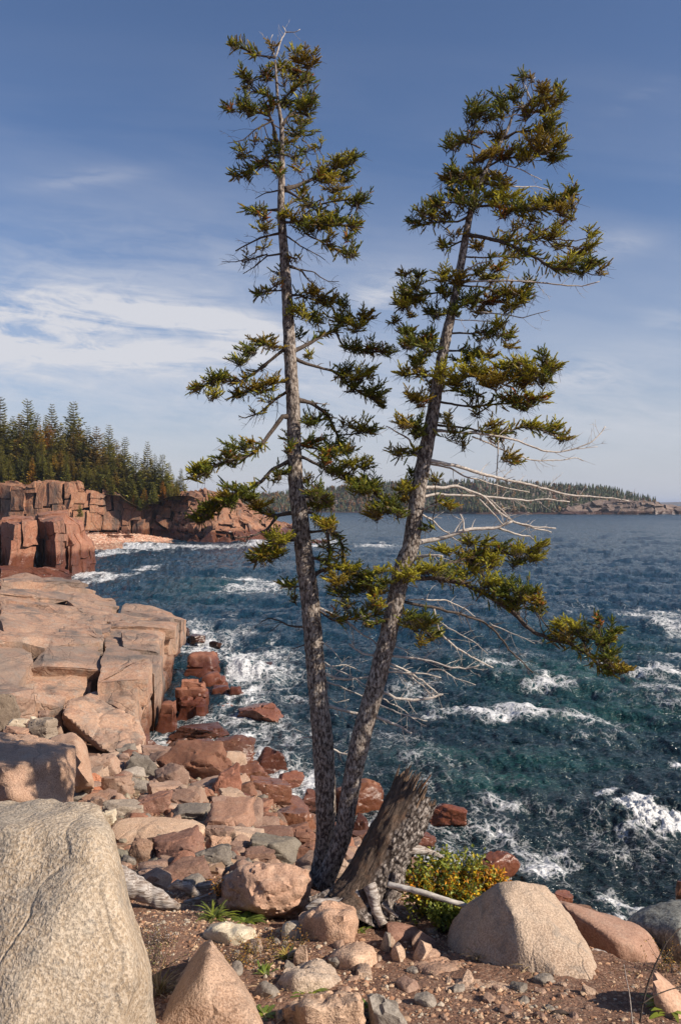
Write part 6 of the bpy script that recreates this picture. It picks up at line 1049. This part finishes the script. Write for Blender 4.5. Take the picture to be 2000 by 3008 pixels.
# ------------------------------------------------------------------ bush, weeds, grasses
def leafblade(bag, p, d, l, w, col, rs, fold=.25):
    d = d / (np.linalg.norm(d) + 1e-9); s = np.cross(d, rs.normal(size=3)); s /= np.linalg.norm(s) + 1e-9; nrm = np.cross(d, s)
    V = np.array([p, p + d * l * .45 + s * w * .5 + nrm * fold * w, p + d * l - np.array([0, 0, l * .18]), p + d * l * .45 - s * w * .5 + nrm * fold * w, p + d * l * .5]); bag.add(V, None, np.array([[0, 1, 4], [1, 2, 4], [4, 2, 3], [0, 4, 3]]), col)
def bush(name, label, c, R3, n_st, leaves, cols, rs, lsize=(.03, .058), cat='bush', base=None, colf=None):
    base = np.array([c[0], c[1], gz(c[0], c[1])]) if base is None else base; root = empty(name, tuple(base), label, cat); st = Bag(); lf = Bag()
    for k in range(n_st):
        v = rs.normal(size=3); v /= np.linalg.norm(v); v[2] = abs(v[2]) * .9; tip = c + v * R3 * rs.uniform(.5, 1); b = base + rs.normal(size=3) * np.array([.12, .10, 0]) * R3[0] * 2; s = np.linspace(0, 1, 9)[:, None]; q = b * (1 - s) + tip * s + np.array([0, 0, .10]) * np.sin(s * 3.1) * R3[2] + rs.normal(size=(9, 3)) * .006; st.tube(q, np.linspace(.006, .0015, 9), 5)
        for j in range(leaves):
            f = rs.uniform(.25, 1.0) ** .7; p = q[0] + (q[-1] - q[0]) * f + np.array([0, 0, .10]) * math.sin(f * 3.1) * R3[2] + rs.normal(size=3) * .022; col = np.array((colf(p) if colf else cols)[rs.randint(len(cols))]) * rs.uniform(.7, 1.25)
            leafblade(lf, p, rs.normal(size=3) + np.array([0, 0, .5]) + v * .6, rs.uniform(*lsize), rs.uniform(*lsize) * .55, col, rs)
    o = st.build('stems', M['limb'], parent=root, loc=base); o.location = (0, 0, 0); o = lf.build('leaves', M['leaf'], parent=root, smooth=False, loc=base); o.location = (0, 0, 0)
rs5 = np.random.RandomState(8)
G_, Y_, O_, DG = (.20, .24, .04), (.62, .42, .03), (.58, .24, .025), (.10, .14, .035)
def bcol(p):
    X = CX + F * p[0] / p[1]; Y = HY + (EYE - p[2]) / p[1] * F
    if Y < 2560: return [G_, G_, (.30, .30, .04), DG, (.45, .36, .04), G_]
    if Y < 2640: return [Y_, O_, G_, G_, DG, (.50, .34, .03), (.55, .30, .03), (.30, .28, .04)]
    return [G_, (.42, .34, .04), G_, DG, Y_, G_]
cb = P('5', 200, 745, 6.45); bush('autumn_bush', 'bush with green, yellow and orange autumn leaves right of the stump', cb, np.array([.46, .30, .33]), 95, 46, [0] * 6, rs5, colf=bcol, base=np.array([cb[0] - .05, cb[1] - .1, cb[2] - .52]))
cb = P('5', 490, 745, 6.5); bush('autumn_bush', 'small yellowing bush peeping over the left shoulder of the pyramid boulder', cb, np.array([.16, .15, .14]), 22, 34, [O_, G_, (.50, .34, .03), (.40, .20, .04)], rs5, base=cb - np.array([0, 0, .3]))
cb = P('5', 200, 960, 6.1); bush('leafy_bush', 'bright green leafy sprigs at the foot of the autumn bush', cb, np.array([.13, .10, .16]), 20, 24, [G_, (.28, .32, .05), G_, DG], rs5, lsize=(.03, .06))
cb = P('5', 1350, 1350, 5.2); bush('autumn_bush', 'little rusty yellow bush at the lower right beside the driftwood', cb, np.array([.13, .12, .10]), 24, 22, [O_, (.40, .26, .04), DG, (.34, .13, .03)], rs5, lsize=(.014, .028), base=cb - np.array([0, 0, .14]))
cb = P('3', 1262, 770, 6.75); bush('autumn_bush', 'tiny orange leaved plant on the left side of the rounded pink boulder', cb, np.array([.05, .05, .11]), 12, 18, [O_, (.40, .26, .04), (.34, .13, .03)], rs5, lsize=(.01, .022), cat='plant', base=cb - np.array([0, 0, .12]))
def rosette(z, x, y, label, size=.11, n=26, cols=(DG, G_, (.14, .20, .04)), w=.022, up=.7, dry=False, name='green_plant'):
    b = ghit(z, x, y); root = empty(name, tuple(b), label, 'plant'); bg = Bag()
    for k in range(n):
        a = rs5.uniform(0, 6.28); e = rs5.uniform(.25, 1.2) * up; d = np.array([math.cos(a), math.sin(a), e]); d /= np.linalg.norm(d); l = size * rs5.uniform(.5, 1.1); s = np.cross(d, [0, 0, 1.0]); s /= np.linalg.norm(s); p = b + rs5.normal(size=3) * np.array([.02, .02, 0]); V = []; T = []
        for i in range(6):
            f = i / 5; c_ = p + d * l * f + np.array([0, 0, -.45 * l * f * f]); ww = w * math.sin(math.pi * min(1, f * .9 + .08)) * .5 + .0006; V += [c_ - s * ww, c_ + s * ww]
            if i: T += [[2 * i - 2, 2 * i - 1, 2 * i + 1], [2 * i - 2, 2 * i + 1, 2 * i]]
        bg.add(np.array(V), None, np.array(T), np.array(cols[rs5.randint(len(cols))]) * rs5.uniform(.7, 1.2))
    o = bg.build('leaves', M['leaf'], parent=root, smooth=False, loc=b); o.location = (0, 0, 0)
DR = ((.34, .25, .13), (.42, .33, .19), (.22, .15, .08))
rosette('4', 60, 965, 'clump of narrow green blades left of the rounded pink boulder', .26, 90, (DG, G_, (.16, .17, .05)), .012, 1.3); rosette('4', 240, 985, 'low green rosette at the foot of the rounded pink boulder', .22, 70, w=.034, up=.8)
rosette('4', 600, 1395, 'small dark green tuft above the square topped stone', .17, 50, w=.014); rosette('4', 945, 1500, 'small green weed between the square topped stone and the slate', .13, 30, w=.018, up=1.2); rosette('3', 1510, 1530, 'green leaves right of the pointed boulder at the bottom', .13, 30, w=.024)
rosette('5', 400, 1200, 'dry grass tuft in front of the shaded face of the pyramid boulder', .17, 60, DR, .004, 1.6, name='dry_grass'); rosette('5', 740, 1265, 'sprawling dry grass at the foot of the lit face of the pyramid boulder', .22, 70, DR, .004, .8, name='dry_grass')
rosette('3', 920, 1400, 'dry grass beside the huge cream boulder, left of the pointed boulder', .30, 80, DR + ((.16, .16, .05),), .005, 1.8, name='dry_grass'); rosette('4', 340, 1290, 'green weed left of the lumpy dark tan stone', .12, 36, w=.012, up=1.2); rosette('4', 470, 1200, 'mixed weed above the lumpy dark tan stone', .16, 46, ((.30, .24, .07), DG, (.4, .28, .08)), .009, 1.4)
rosette('5', 1500, 1500, 'broad green leaves in the lower right corner', .22, 34, ((.22, .30, .05), G_, (.30, .30, .06)), .035, 1.0); rosette('4', 890, 1040, 'green weed in the crack below the stump root', .10, 24, w=.016, up=1.3); rosette('4', 935, 900, 'small green weed against the stump foot', .14, 24, w=.018, up=1.4)
def twiggy(z, x, y, label, n, h, cols, spread=.5, lsz=(.008, .018), name='weed'):
    b = ghit(z, x, y); root = empty(name, tuple(b), label, 'plant'); st = Bag(); lf = Bag()
    for k in range(n):
        d = np.array([rs5.normal() * spread, rs5.normal() * spread, 1.0]); d /= np.linalg.norm(d); l = h * rs5.uniform(.5, 1.1); s = np.linspace(0, 1, 7)[:, None]; q = b + rs5.normal(size=3) * np.array([.05, .05, 0]) + d * l * s + np.array([d[0], d[1], -.2]) * l * .3 * s ** 2; st.tube(q, np.linspace(.0022, .0009, 7), 4)
        for j in range(11): i = rs5.randint(2, 7); leafblade(lf, q[i] + rs5.normal(size=3) * .008, rs5.normal(size=3) + np.array([0, 0, .4]), rs5.uniform(*lsz), rs5.uniform(*lsz) * .5, np.array(cols[rs5.randint(len(cols))]) * rs5.uniform(.7, 1.2), rs5)
    o = st.build('stems', M['limb'], parent=root, loc=b); o.location = (0, 0, 0); o = lf.build('leaves', M['leaf'], parent=root, smooth=False, loc=b); o.location = (0, 0, 0)
AU = [(.45, .30, .05), (.42, .20, .04), (.20, .18, .05), (.30, .22, .06), (.34, .15, .05)]
twiggy('4', 230, 1230, 'spreading yellow brown weed right of the pointed boulder', 46, .16, AU, 1.1); twiggy('4', 330, 1150, 'yellowing low weed below the pale cream stone', 34, .14, AU, 1.0); twiggy('4', 500, 1130, 'small yellow weed under the rounded pink boulder', 26, .14, AU, .7)
twiggy('3', 900, 1240, 'dry stalky weed with pale seed heads beside the huge cream boulder', 30, .26, [(.50, .45, .42), (.34, .28, .14), (.16, .17, .05)], .45); twiggy('3', 950, 1110, 'lilac grey seeded weed above the dry grass', 22, .20, [(.45, .40, .42), (.30, .2, .12)], .5); twiggy('5', 1480, 1280, 'rusty weed at the right edge of the gravel', 26, .22, AU, .5)
def stems():
    rows = [([(1330, 1560), (1345, 1450), (1380, 1320), (1430, 1200), (1480, 1100), (1540, 1030), (1590, 1000)], 6, 4), ([(1345, 1450), (1420, 1400), (1500, 1370), (1580, 1350)], 4, 3), ([(1430, 1200), (1470, 1190), (1500, 1150)], 3, 2), ([(1480, 1100), (1475, 1060), (1490, 1030)], 3, 2)]
    b = P('5', 1330, 1640, 3.6); r = empty('withered_weed', tuple(b), 'tall withered weed with a dark bending stem at the lower right edge', 'plant')
    for pts, r0, r1 in rows:
        q = smooth_path([P('5', x, y, 3.6 + .03 * i) for i, (x, y) in enumerate(pts)], 30); V, Q, T = tube_np(q, np.linspace(r0, r1, 30) * .5102 / F * 3.6, 7, .3, 3, 40); o = mesh_np('stem', V, [Q, T], M['charred'], parent=r, loc=b); o.location = (0, 0, 0)
stems()
log('grass_stalk', '5', [(1290, 1600), (1270, 1400), (1250, 1300), (1238, 1225)], [3, 3, 2.5, 1.5], 'dead', 'single pale grass stalk left of the tall withered weed', 3.9, cat='plant')
# ------------------------------------------------------------------ the air between
def air():
    bm = bmesh.new(); bmesh.ops.create_cube(bm, size=1); me = bpy.data.meshes.new('haze'); bm.to_mesh(me); bm.free()
    o = bpy.data.objects.new('haze', me); C.objects.link(o); o.scale = (70000, 64000, 60); o.location = (0, 28000, 21)
    m = bpy.data.materials.new('haze'); m.use_nodes = True; t = NT(m.node_tree)
    out = t.n('ShaderNodeOutputMaterial'); t.t.links.new(t.n('ShaderNodeVolumePrincipled', {'Color': (.66, .76, .95, 1), 'Density': .00013, 'Anisotropy': .2}).outputs[0], out.inputs['Volume'])
    me.materials.append(m); tag(o, kind='stuff')
if HAZE: air()
